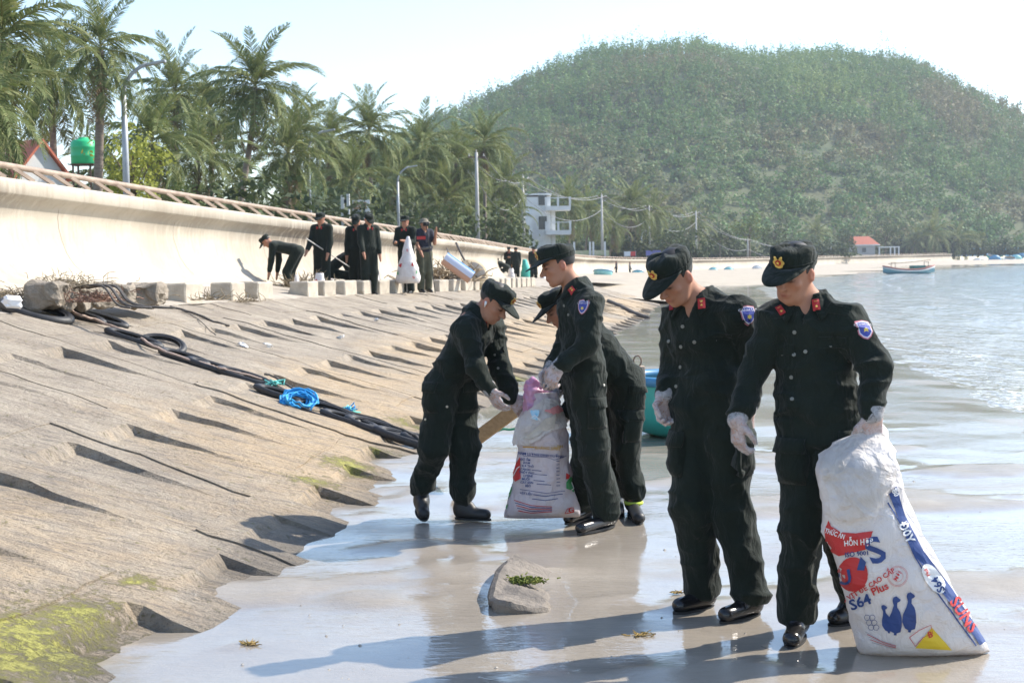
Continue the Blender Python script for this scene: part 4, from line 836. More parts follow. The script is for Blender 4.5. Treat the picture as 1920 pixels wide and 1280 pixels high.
# cable down the slope at the top, two bits of white litter
lace([(318, 579), (360, 590), (400, 605), (430, 612)], M_DROPE, .016, 'stray_cable', 'stray dark cable at the top of the slope', .02)
lace([(340, 585), (370, 600), (395, 622), (410, 632)], M_DROPE, .006, 'stray_rope', 'thin stray cord beside the stray cable', .01)
for i, (px, py) in enumerate(((455, 650), (502, 649), (705, 602), (637, 634))):
    p, _, _ = rev_hit(px, py); obj('paper_scrap', block_mesh(90 + i, (.11, .06, .025), .004), MATS['white_foam'], loc=p + NRM * .02, rot=(.2, .3, i), label=['larger white litter scrap in a slope recess', 'small white litter scrap right of the larger one', 'white litter scrap high on the far slope', 'tiny white scrap in the middle of the slope'][i], cat='litter')
lace([(1140, 566), (1165, 577), (1190, 590), (1216, 599)], M_DROPE, .06, 'dark_log', 'dark log lying down the slope right of the standing man', .04, 0)
# ---------------------------------------------------------------- concrete pieces on the sand
M_FRAG = mat('wet_concrete', (.24, .205, .165), (.11, .095, .08), .8, 6, 6, .8, 30, .02)
M_MOSS = mat('moss', (.10, .14, .02), (.20, .22, .04), .95, 30, 4, .8, 80, .02)
def frag(name, base, outline, h, tilt, label, m=M_FRAG, seed=3, cat='concrete piece'):
    e = empty(name, base, label=label, cat=cat); bm = bmesh.new(); r = random.Random(seed)
    vs_ = [bm.verts.new((x, y, -.04)) for x, y in outline]; f = bm.faces.new(vs_); ex_ = bmesh.ops.extrude_face_region(bm, geom=[f]); 
    for v in ex_['geom']:
        if isinstance(v, bmesh.types.BMVert): v.co.z = h(v.co.x, v.co.y); v.co.x *= .93; v.co.y *= .93
    bmesh.ops.recalc_face_normals(bm, faces=bm.faces[:]); bmesh.ops.triangulate(bm, faces=[f_ for f_ in bm.faces if len(f_.verts) > 4]); bmesh.ops.subdivide_edges(bm, edges=bm.edges[:], cuts=3, use_grid_fill=True)
    for _ in range(3): bmesh.ops.smooth_vert(bm, verts=bm.verts, factor=.5, use_axis_x=True, use_axis_y=True, use_axis_z=True)
    P = np.array([v.co for v in bm.verts]); nz = fbm(P * 12, seed, 3) * .014
    for v, z_ in zip(bm.verts, nz): v.co += Vector((z_, z_ * .6, z_))
    me = bpy.data.meshes.new(name); bm.to_mesh(me); bm.free(); obj('stone', me, m, e); return e
c = gz(985, 1150); e = frag('concrete_fragment', c, [(a * 1.22, b * 1.18) for a, b in [(-.14, .02), (-.08, -.05), (.03, -.04), (.10, .0), (.09, .14), (.14, .40), (.26, .66), (.16, .80), (-.04, .78), (-.12, .60), (-.15, .3)]], lambda x, y: .088 + .035 * min(1, max(0, y * 1.3)) - .50 * max(0, x + .05) + .015 * math.sin(y * 9), 0, 'wedge of broken concrete with moss lying on the wet sand')
mo = at(985, 1076, c.y + .38); strands('moss', mo - c + Vector((.0, 0, -.04)), M_MOSS, 320, .022, .045, .0035, 9, .25, par=e, seg=2, kind='stuff')
# plank, green cord behind the bending man
P0, P1 = at(903, 815, 10.3), at(957, 775, 10.15); dv = P1 - P0; e = empty('timber_plank', P0, label='slanting brown timber plank behind the bending man', cat='plank')
mb = MB(); Mq = dv.to_track_quat('X', 'Z').to_matrix(); mb.box(dv * .1, (dv.length * 2.3, .04, .10), Mq, .006); mb.build('board', mat('brown_wood', (.36, .24, .12), (.26, .165, .08), .75, 6, stretch=(1, 8, 8)), e)
draped([(932, 808), (945, 803), (955, 806), (972, 802)], [11.2, 11.2, 11.2, 11.2], .010, mat('green_cord', (.03, .22, .12), None, .7), 'green_cord', 'short green cord lying on the sand behind the sack')
draped([(1428, 1212), (1450, 1222), (1490, 1226), (1540, 1232), (1600, 1238)], [gz(1428, 1212).y, gz(1450, 1222).y, gz(1490, 1226).y, gz(1540, 1232).y, gz(1600, 1238).y], .004, M_DROPE, 'thin_cord', 'thin dark cord on the sand at the right man\'s shoe')
for i, (px, py, r_) in enumerate(((1205, 1192, .04), (470, 1208, .02), (1270, 1112, .015))):
    strands('seaweed_clump', gz(px, py) + Vector((0, 0, .002)), mat('ochre_weed', (.36, .25, .08), (.26, .17, .06), .9, 30), 40, .03, r_ * .6, .0025, 60 + i, .08, seg=2, label=['ochre seaweed clump left of the second man\'s shoe', 'ochre seaweed clump below the sloping wall', 'seaweed scrap beside the second man\'s trouser leg'][i], cat='seaweed', group='seaweed clumps on the sand')
rng = np.random.default_rng(12); mb = MB()
for _ in range(170):
    p = gz(rng.uniform(250, 1900), rng.uniform(860, 1278)); 
    if p.x < seg_interp(TOE, p.y) + .25: continue
    s_ = rng.uniform(.003, .011); mb.add([p + Vector((dx * s_, dy * s_, dz * s_ * .7)) for dx, dy, dz in ((1, 0, 0), (-.8, .5, 0), (-.4, -1, 0), (.1, 0, 1))], [(0, 1, 3), (1, 2, 3), (2, 0, 3)])
mb.build('pebbles', mat('shell_grit', (.5, .46, .4), (.2, .17, .13), .8, 3, kind='World'), kind='stuff', label='scattered shell grit and pebbles on the sand')
# ---------------------------------------------------------------- other gear by the wall
c = at(893, 512, 37.5); ob = coracle('overturned_basket_boat', (c.x + .05, c.y - .1, c.z + .10), .50, .46, (-1.0, .75), .2, mat('grey_tar', (.055, .052, .048), (.085, .078, .07), .8, 5), 'dark grey basket boat leaning against the wall right of the striped roll', rim=M_RUST, bowl=True); ob.rotation_euler = Vector((-.55, .62, -.55)).to_track_quat('Z', 'Y').to_euler()
a, b = at(833, 484, 35.8), at(884, 521, 34.9); dv = b - a; e = empty('striped_roll', b, label='blue white and orange striped rolled mat leaning by the driftwood', cat='roll')
for k, c_ in enumerate(((.60, .34, .22), (.70, .72, .78), (.10, .28, .62), (.22, .42, .72), (.72, .72, .74))):
    mb = MB(); V, n = [], 8
    for s_ in (0, 1):
        for i in range(n + 1):
            q = math.radians(-160 + 64 * k + 64 * i / n); ax = Vector((-dv.z, 0, dv.x)).normalized(); V.append(a - b + dv * s_ + (ax * math.cos(q) + Vector((0, 1, 0)) * math.sin(q)) * .17)
    V += [a - b, Vector((0, 0, 0))]; mb.add(V, [(i, i + 1, n + 2 + i, n + 1 + i) for i in range(n)] + [(i + 1, i, 2 * n + 2) for i in range(n)]); mb.build('stripe', mat(f'roll_{k}', c_, None, .9), e)
for nm, pts, ds, r_ in (('leaning pole by the dark basket boat', [(855, 455), (872, 492), (895, 520)], [38, 37.6, 37], .03), ('thin cane leaning on the wall behind the photographer', [(838, 465), (848, 500)], [38.2, 37.5], .015)):
    draped(pts, ds, r_, M_DROPE, 'leaning_pole', nm, 'pole')
# ================================================================== PEOPLE
class Field:                                   # a sampled distance field that becomes one continuous skin
    def __init__(s, lo, hi, h):
        s.lo = np.asarray(lo, float) - 3 * h; s.h = h; n = np.ceil((np.asarray(hi) + 3 * h - s.lo) / h).astype(int) + 1
        s.F = np.full(n, 9.0, np.float32); s.ax = [s.lo[k] + h * np.arange(n[k]) for k in range(3)]
    def _sub(s, lo, hi):
        sl = []
        for k in range(3):
            a = int(max(0, np.floor((lo[k] - s.lo[k]) / s.h))); b = int(min(s.F.shape[k], np.ceil((hi[k] - s.lo[k]) / s.h) + 1)); sl.append(slice(a, max(a, b)))
        g = [s.ax[k][sl[k]] for k in range(3)]
        return tuple(sl), np.stack(np.meshgrid(*g, indexing='ij'), -1).astype(np.float32)
    def add(s, prim, k=.02, cut=False):
        fn, lo, hi = prim; m = k + 2.5 * s.h; sl, P = s._sub(np.asarray(lo) - m, np.asarray(hi) + m)
        if P.size == 0: return
        d = fn(P); a = s.F[sl]
        if cut:
            d = -d; h = np.clip(.5 - .5 * (a - d) / k, 0, 1) if k else (d > a); r = a * (1 - h) + d * h + (k * h * (1 - h) if k else 0); s.F[sl] = np.where(a > 5, a, r)
        else:
            h = np.clip(.5 + .5 * (a - d) / max(k, 1e-6), 0, 1); s.F[sl] = a * (1 - h) + d * h - k * h * (1 - h)
    def mesh(s, smooth=1):
        F = s.F; S = F < 0; c = [S[i:S.shape[0] - 1 + i, j:S.shape[1] - 1 + j, k:S.shape[2] - 1 + k] for i in (0, 1) for j in (0, 1) for k in (0, 1)]
        tot = sum(x.astype(np.int8) for x in c); act = (tot > 0) & (tot < 8); I = np.argwhere(act); idx = np.full(act.shape, -1, np.int32); idx[tuple(I.T)] = np.arange(len(I))
        off = np.array([(i, j, k) for i in (0, 1) for j in (0, 1) for k in (0, 1)]); val = np.stack([F[tuple((I + o).T)] for o in off], 1)
        acc = np.zeros((len(I), 3)); cnt = np.zeros(len(I))
        for a in range(8):
            for b in range(a + 1, 8):
                if abs(off[a] - off[b]).sum() != 1: continue
                m = (val[:, a] < 0) != (val[:, b] < 0); t = np.zeros(len(I)); va, vb = val[m, a], val[m, b]; t[m] = va / (va - vb)
                acc[m] += off[a] + (off[b] - off[a]) * t[m, None]; cnt[m] += 1
        V = s.lo + s.h * (I + acc / cnt[:, None]); Q = []
        for ax in range(3):
            sl0 = [slice(None)] * 3; sl1 = [slice(None)] * 3; sl0[ax] = slice(0, -1); sl1[ax] = slice(1, None)
            A, B_ = S[tuple(sl0)], S[tuple(sl1)]; e_ = np.argwhere(A != B_); inside = A[tuple(e_.T)]
            u, v_ = [(1, 2), (2, 0), (0, 1)][ax]; ok = (e_[:, u] > 0) & (e_[:, v_] > 0); e_, inside = e_[ok], inside[ok]
            def cell(du, dv): q = e_.copy(); q[:, u] += du; q[:, v_] += dv; return idx[tuple(np.minimum(q, np.array(act.shape) - 1).T)]
            q = np.stack([cell(-1, -1), cell(0, -1), cell(0, 0), cell(-1, 0)], 1); q[~inside] = q[~inside][:, ::-1]; Q.append(q)
        Q = np.vstack(Q); Q = Q[(Q >= 0).all(1)]
        E_ = np.unique(np.sort(np.vstack([Q[:, [0, 1]], Q[:, [1, 2]], Q[:, [2, 3]], Q[:, [3, 0]]]), 1), axis=0)
        deg = np.bincount(E_.ravel(), minlength=len(V))[:, None]
        for _ in range(smooth):
            A = np.zeros_like(V); np.add.at(A, E_[:, 0], V[E_[:, 1]]); np.add.at(A, E_[:, 1], V[E_[:, 0]]); V = V * .5 + A / np.maximum(deg, 1) * .5
        return V, Q
def vnormals(V, Q):
    n = np.cross(V[Q[:, 2]] - V[Q[:, 0]], V[Q[:, 3]] - V[Q[:, 1]]); o = np.zeros_like(V)
    for k in range(4): np.add.at(o, Q[:, k], n)
    return o / (np.linalg.norm(o, axis=1, keepdims=True) + 1e-12)
A3 = lambda v: np.asarray(tuple(v), np.float32)
def cap_(a, b, ra, rb, w=None, q=1.0):         # capsule with two radii, optionally flattened along w
    a, b = A3(a), A3(b); ba = b - a; bb = float(ba @ ba) + 1e-9; rm = max(ra, rb)
    def fn(P):
        p = P - a
        if w is not None: p = p + (1 / q - 1) * (p @ A3(w))[..., None] * A3(w)
        h = np.clip(p @ ba / bb, 0, 1); return np.linalg.norm(p - h[..., None] * ba, axis=-1) - (ra + (rb - ra) * h)
    return fn, np.minimum(a, b) - rm, np.maximum(a, b) + rm
def ell_(c, r, R=None):
    c, r = A3(c), A3(r); R = np.eye(3, dtype=np.float32) if R is None else np.asarray(R, np.float32)
    def fn(P):
        q = (P - c) @ R; k0 = np.linalg.norm(q / r, axis=-1); k1 = np.linalg.norm(q / (r * r), axis=-1) + 1e-6; return k0 * (k0 - 1) / k1
    m = float(max(r)); return fn, c - m, c + m
def box_(c, hf, R, rad):
    c, hf = A3(c), A3(hf); R = np.asarray(R, np.float32)
    def fn(P):
        q = np.abs((P - c) @ R) - (hf - rad); return np.linalg.norm(np.maximum(q, 0), axis=-1) + np.minimum(q.max(-1), 0) - rad
    m = float(np.linalg.norm(hf)); return fn, c - m, c + m
def fmesh(prims, h, smooth=1):
    lo = np.min([p[0][1] for p in prims if not p[2]], 0); hi = np.max([p[0][2] for p in prims if not p[2]], 0)
    f = Field(lo, hi, h)
    for p, k, cut in prims: f.add(p, k, cut)
    return f.mesh(smooth)
# ---------------------------------------------------------------- cloth, skin
def m_cloth(name, c1, c2, sheen=.15):
    m, t, p = nodes(name); v = coords(t); p.inputs['Roughness'].default_value = .85; p.inputs['Specular IOR Level'].default_value = .2
    t.links.new(ramp(t, noise(t, v, 7, 5, .6), [(.3, c1), (.7, c2)]), p.inputs['Base Color']); p.inputs['Sheen Weight'].default_value = sheen; p.inputs['Sheen Roughness'].default_value = .5
    h = math_(t, 'ADD', noise(t, coords(t, 'Object', (1, 1, .45)), 16, 4, .55, .8), math_(t, 'MULTIPLY', noise(t, v, 300, 2), .06))
    bump(t, p, h, .7, .03); return m
M_UNI = m_cloth('dark_green_uniform', (.0072, .0125, .0090), (.0130, .0195, .0140), .10)
M_TEE = m_cloth('navy_tshirt', (.02, .022, .035), (.03, .03, .045)); M_CAMO = mat('camouflage', (.10, .10, .06), (.055, .06, .04), .9, 9)
M_LINEN = m_cloth('grey_shirt', (.16, .17, .17), (.22, .22, .21))
def m_skin():
    m, t, p = nodes('skin'); a = N(t, 'Attribute', attribute_name='col'); v = coords(t)
    c = mixc(t, math_(t, 'MULTIPLY', noise(t, v, 40, 4), .25), a.outputs['Color'], (.30, .13, .08))
    t.links.new(c, p.inputs['Base Color']); p.inputs['Roughness'].default_value = .62; p.inputs['Specular IOR Level'].default_value = .25
    p.inputs['Subsurface Weight'].default_value = .12; p.inputs['Subsurface Radius'].default_value = (.012, .005, .003); p.inputs['Subsurface Scale'].default_value = 1
    return m
M_SKIN = m_skin()
M_HAIR = mat('black_hair', (.010, .009, .008), (.018, .015, .013), .55, 60)
M_SHOE = mat('black_leather', (.010, .010, .011), (.016, .015, .015), .22, 12, 4, .3, 60, .003)
M_BOOT = mat('black_boot', (.012, .012, .012), (.022, .021, .020), .5, 12, 4, .3, 60, .003); M_SOLE = mat('rubber_sole', (.02, .02, .02), None, .7)
M_GOLD = mat('gold_badge', (.62, .42, .09), (.75, .55, .16), .35, 60, metal=.5); M_RED = mat('badge_red', (.42, .02, .02), None, .55); M_YEL = mat('badge_yellow', (.80, .62, .12), None, .5)
M_PBLUE = mat('patch_blue', (.05, .07, .32), None, .7); M_PRED = mat('patch_border', (.50, .16, .20), None, .7); M_PWHITE = mat('patch_white', (.70, .68, .72), None, .7)
M_BTN = mat('button', (.20, .20, .17), None, .4); M_BRASS = mat('snap', (.6, .55, .45), None, .3, metal=.6); M_EAR = mat('white_earbud', (.8, .8, .8), None, .3)
M_LIPS = None
def m_glove():
    m, t, p = nodes('clear_glove'); v = coords(t)
    c = ramp(t, noise(t, v, 26, 5, .6), [(.3, (.62, .60, .62)), (.7, (.86, .86, .88))]); t.links.new(c, p.inputs['Base Color']); p.inputs['Roughness'].default_value = .25
    bump(t, p, noise(t, v, 55, 3, .6, 1.0), .35, .005)
    tr = N(t, 'BsdfTransparent'); mx = N(t, 'MixShader'); f = ramp(t, noise(t, v, 34, 4, .6, .8), [(.3, (.25, .25, .25)), (.7, (.5, .5, .5))])
    t.links.new(f, mx.inputs[0]); t.links.new(tr.outputs[0], mx.inputs[1]); t.links.new(p.outputs[0], mx.inputs[2]); t.links.new(mx.outputs[0], t.nodes['Material Output'].inputs[0]); return m
M_GLOVE = m_glove()
def frame(fwd, up):                            # columns: right-hand x (his left), y forward, z up
    f = Vector(fwd).normalized(); u = Vector(up); u = (u - f * u.dot(f)).normalized(); x = f.cross(u) * -1
    return Matrix((x, f, u)).transposed()      # x points to his left
def head_prims(c, R, simple=False):
    c = Vector(c); Rn = np.array(R); g = lambda x, y, z: c + R @ Vector((x, y, z)); L = []
    L += [(ell_(g(0, -.014, .034), (.076, .097, .088), Rn), .0, False), (ell_(g(0, .026, -.036), (.060, .066, .078), Rn), .03, False)]
    L += [(cap_(g(-.028, .05, -.092), g(.028, .05, -.092), .024, .024), .025, False), (cap_(g(0, .064, -.098), g(0, .068, -.102), .016, .016), .02, False)]
    L += [(cap_(g(s * .05, -.005, -.03), g(s * .042, .03, -.08), .022, .02), .025, False) for s in (-1, 1)]
    L += [(cap_(g(0, .088, .006), g(0, .114, -.030), .008, .0135), .012, False)]
    L += [(ell_(g(s * .078, -.012, -.008), (.011, .019, .031), Rn), .006, False) for s in (-1, 1)]
    if not simple:
        L += [(cap_(g(-.036, .080, .020), g(.036, .080, .020), .010, .010), .014, False)]
        L += [(ell_(g(s * .043, .062, -.022), (.022, .020, .018), Rn), .016, False) for s in (-1, 1)]
        L += [(ell_(g(s * .031, .094, .001), (.016, .010, .009), Rn), .010, True) for s in (-1, 1)]
        L += [(ell_(g(s * .031, .080, .0), (.014, .010, .0085), Rn), .004, False) for s in (-1, 1)]
        L += [(ell_(g(s * .011, .101, -.034), (.008, .009, .007), Rn), .006, False) for s in (-1, 1)]
        L += [(cap_(g(-.017, .088, -.060), g(.017, .088, -.060), .0065, .0065), .006, False), (cap_(g(-.013, .087, -.071), g(.013, .087, -.071), .0075, .0075), .006, False)]
        L += [(ell_(g(s * .092, -.006, -.006), (.010, .010, .018), Rn), .006, True) for s in (-1, 1)]
    return L
def hand_prims(wr, d, n, thumb, curl, infl=0.0, side=1.0, spread=.021):
    """wrist, direction of the fingers, palm normal (fingers curl towards it), thumb side"""
    d = Vector(d).normalized(); n = Vector(n); n = (n - d * n.dot(d)).normalized(); t = Vector(thumb); t = (t - d * t.dot(d) - n * t.dot(n)).normalized()
    R = np.array(Matrix((t, d, n)).transposed()); wr = Vector(wr); L = [(cap_(wr - d * .02, wr + d * .02, .030 + infl, .030 + infl, n, .78), .02, False), (box_(wr + d * .055, (.041 + infl, .050 + infl, .015 + infl), R, .014), .02, False)]
    cu = curl if isinstance(curl, (list, tuple)) else [curl] * 4
    for i, (o, ln) in enumerate(((1.5, .070), (.5, .080), (-.5, .075), (-1.5, .058))):
        p = wr + d * (.098 - .006 * abs(o - .3)) + t * (o * spread); a = cu[i]; q = p; an = a * .55
        for sgl, f_, r0, r1 in ((.45, 1.0, .0095, .0088), (.32, 1.25, .0088, .0080), (.27, .8, .0080, .0070)):
            dr = d * math.cos(an) + n * math.sin(an) + t * (o * .05); nx = q + dr * (ln * sgl); L.append((cap_(q, nx, r0 + infl, r1 + infl), .005, False)); q = nx; an += a * f_ * .75
    b = wr + d * .028 + t * .036; m1 = b + (d * .65 + t * .6 + n * .35).normalized() * .042; m2 = m1 + (d * .8 + t * .1 + n * .6).normalized() * .032; m3 = m2 + (d * .8 - t * .25 + n * .5).normalized() * .026
    L += [(cap_(b - d * .01 - t * .012, m1, .016 + infl, .0125 + infl), .012, False), (cap_(m1, m2, .0115 + infl, .010 + infl), .004, False), (cap_(m2, m3, .010 + infl, .008 + infl), .004, False)]
    return L
def cap_parts(par, o0, c, R, emblem=True, squash=0.0, seed=0, plain=None):
    """peaked field cap with flat crown, in the head's frame"""
    g = lambda x, y, z: Vector(c) + R @ (Vector((x * 1.05, y * 1.05, .02 + (z - .02) * 1.02))) - o0
    n = 30; V, F = [], []; r = random.Random(seed); ph = r.uniform(0, 6)
    prof = [(.0855, .1045, .030), (.0870, .1065, .038), (.0875, .1075, .060), (.0870, .1065, .084), (.0850, .1040, .100), (.0790, .0970, .111), (.062, .078, .117), (.032, .042, .118), (.004, .005, .117)]
    for j, (a, b, z) in enumerate(prof):
        for i in range(n):
            q = 2 * math.pi * i / n; fr = math.sin(q); k = j / len(prof)
            zz = z + (.022 * max(0, fr) if j <= 1 else .012 * fr * (1 if j < 8 else 0)) + (.004 * math.sin(3 * q + ph) + .005 * math.sin(5 * q + 2 * ph)) * (j >= 3) - squash * max(0, -fr) * (j >= 3)
            wob = 1 + .018 * math.sin(4 * q + ph * 1.7) * (j in (3, 4, 5)) + .012 * math.sin(9 * q + ph) * (j in (2, 3, 4))
            V.append(g(a * wob * math.cos(q), -.010 + b * wob * fr, zz))
    F = list(map(tuple, [(j * n + i, j * n + (i + 1) % n, (j + 1) * n + (i + 1) % n, (j + 1) * n + i) for j in range(len(prof) - 1) for i in range(n)])) + [tuple((len(prof) - 1) * n + i for i in range(n))]
    cm = plain or M_UNI; e = obj('cap', mesh_np('cap', V, F, True), cm, par)
    mb = MB(); mb.tube([g(.0895 * math.cos(q), -.010 + .1085 * math.sin(q), .055 + .015 * max(0, math.sin(q))) for q in np.linspace(0, 2 * math.pi, 31)[:-1]], .0022, 5, True); mb.build('band_seam', cm, e, True)
    V, F, m = [], [], 17
    for j, u in enumerate(np.linspace(0, 1, 5)):
        for i in range(m):
            q = math.radians(90 + 74 * (2 * i / (m - 1) - 1)); ex = .096 * math.sin((q - math.radians(16)) / math.radians(148) * math.pi) ** .75 if 0 < i < m - 1 else 0
            x, y = .0865 * math.cos(q), -.010 + .1055 * math.sin(q); V.append(g(x * (1 + .05 * u), y + ex * u, .058 + .004 * math.sin(q) - .034 * u * (ex / .096) - .10 * abs(x) ** 1.5 * u - .008))
    o = obj('visor', mesh_np('visor', V, list(map(tuple, grid_faces(5, m)[:, ::-1])), True), cm, e); sd = o.modifiers.new('thick', 'SOLIDIFY'); sd.thickness = .004
    if emblem:
        y0 = .1035; pos = lambda x, z, l=0: g(x, y0 + .0022 + l - x * x * 5 + (z - .08) * .05, z)
        def disc(pts, m_, nm, l, par_): c0 = len(pts); obj(nm, mesh_np(nm, [pos(*p, l) for p in pts] + [pos(*p, l - .0025) for p in pts], [tuple(range(c0))] + [(i, i + c0, (i + 1) % c0 + c0, (i + 1) % c0) for i in range(c0)]), m_, par_)
        zc = .088
        pts = []
        for k in range(36):
            q = 2 * math.pi * k / 36 + math.pi / 2; rr = .0245 + .0022 * math.cos(6 * q); 
            if abs(k - 0) <= 1 or k >= 35: rr = .013
            if k in (3, 4, 32, 33): rr = .031
            if 15 <= k <= 21: rr = .024
            pts.append((rr * math.cos(q) * .95, zc + rr * math.sin(q)))
        disc(pts, M_GOLD, 'badge', .0, e); b = e.children[-1] if e.children else e
        disc([(.0125 * math.cos(q), zc + .0125 * math.sin(q)) for q in np.linspace(0, 6.283, 19)[:-1]], M_RED, 'badge_field', .0022, e)
        st = []
        for k in range(10): q = math.pi / 2 + k * math.pi / 5; rr = .0078 if k % 2 == 0 else .0033; st.append((rr * math.cos(q), zc + rr * math.sin(q)))
        disc(st, M_YEL, 'badge_star', .0042, e)
    return e
def stick_mesh(bvh, c, nrm, up, shape, faces, off, o0, depth=.03):
    """lay a flat outline (u,v pairs) on the surface round point c"""
    n = Vector(nrm).normalized(); u_ = Vector(up).cross(n).normalized(); v_ = n.cross(u_); V = []
    for a, b in shape:
        p = c + u_ * a + v_ * b; h = bvh.ray_cast(p + n * depth, -n, depth * 2.5); V.append((h[0] if h[0] else p) + n * off - o0)
    return V
def disc_shape(r, n=12): return [(r * math.cos(2 * math.pi * k / n), r * math.sin(2 * math.pi * k / n)) for k in range(n)], [tuple(range(n))]
def rect_shape(w, h, nx=3, ny=4):
    P = [(-w / 2 + w * i / nx, -h / 2 + h * j / ny) for j in range(ny + 1) for i in range(nx + 1)]; return P, [(j * (nx + 1) + i, j * (nx + 1) + i + 1, (j + 1) * (nx + 1) + i + 1, (j + 1) * (nx + 1) + i) for j in range(ny) for i in range(nx)]
def shield_shape(s):
    O = [(-.034, .04), (0, .044), (.034, .04), (.036, .01), (.03, -.018), (.016, -.038), (0, -.047), (-.016, -.038), (-.03, -.018), (-.036, .01)]
    P = [(a * s, b * s) for a, b in O] + [(0, 0)]; return P, [(i, (i + 1) % 10, 10) for i in range(10)]
SKIN0 = np.array([.40, .205, .13])
def skin_cols(V, heads, tone=1.0):
    C_ = np.tile(SKIN0 * tone, (len(V), 1))
    for c, R in heads:
        q = (V - np.array(c)) @ np.array(R); x, y, z = np.abs(q[:, 0]), q[:, 1], q[:, 2]
        def blend(m, col): C_[:] = C_ * (1 - m[:, None]) + np.array(col) * m[:, None]
        blend(np.exp(-((x / .02) ** 2 + ((z + .066) / .0085) ** 2)) * (y > .075) * .75, (.33, .10, .085))            # lips
        blend(np.clip(np.exp(-((x / .018) ** 2 + ((z + .0658) / .0022) ** 2)), 0, 1) * (y > .075) * .8, (.12, .03, .025))
        blend(np.clip(1.6 * np.exp(-(((x - .033) / .017) ** 4 + ((z - .0185 - .25 * (x - .033)) / .0055) ** 2)), 0, 1) * (y > .05), (.035, .025, .02))   # brows
        blend(np.clip(1.7 * np.exp(-(((x - .031) / .015) ** 4 + ((z + .001) / .0052) ** 2)), 0, 1) * (y > .06), (.03, .02, .018))                       # lowered lids, their dark colour widened to shade the eye sockets
        blend(np.exp(-(((x - .011) / .005) ** 2 + ((z + .043) / .004) ** 2)) * (y > .09) * .7, (.12, .05, .04))
        blend(np.clip((x - .068) / .012, 0, 1) * (np.abs(z) < .05) * (y < .03) * .45, (.52, .17, .12))                # ears
        blend(np.exp(-(((x - .045) / .02) ** 2 + ((z + .028) / .02) ** 2)) * (y > .02) * .3, (.44, .17, .115))
    return C_
def put(name, V, Q, m, par, o0, col=None):
    me = mesh_np(name, V - np.array(o0), Q, True); o = obj(name, me, m, par)
    if col is not None:
        a_ = me.color_attributes.new('col', 'FLOAT_COLOR', 'POINT'); a_.data.foreach_set('color', np.hstack([col, np.ones((len(col), 1))]).astype(np.float32).ravel())
    return o
def bvh_of(*vq):
    V, F, b = [], [], 0
    for v, q in vq: V += v.tolist(); F += (q + b).tolist(); b += len(v)
    return BVHTree.FromPolygons(V, F)
def pick(bvh, px, py):
    r = Vector(ray(px, py)); r.normalize(); h = bvh.ray_cast(Vector(CAMC), r, 200); return (h[0], h[1] if h[1].dot(r) < 0 else -h[1]) if h[0] else (None, None)
def wrinkle(V, Q, amp, sc, seed, axis=None):
    n = vnormals(V, Q); Vd = V + .25 * V[:, [2, 0, 1]]; w_ = (1 - np.abs(vnoise(Vd * sc, seed))) ** 3; w3 = (1 - np.abs(vnoise(V * np.array(sc) * 1.9 + 7, seed + 9))) ** 3; w2 = vnoise(V * np.array(sc) * .45, seed + 5); return V + n * ((w_ - .25) * amp + (w3 - .25) * amp * .45 + w2 * amp * .7)[:, None]
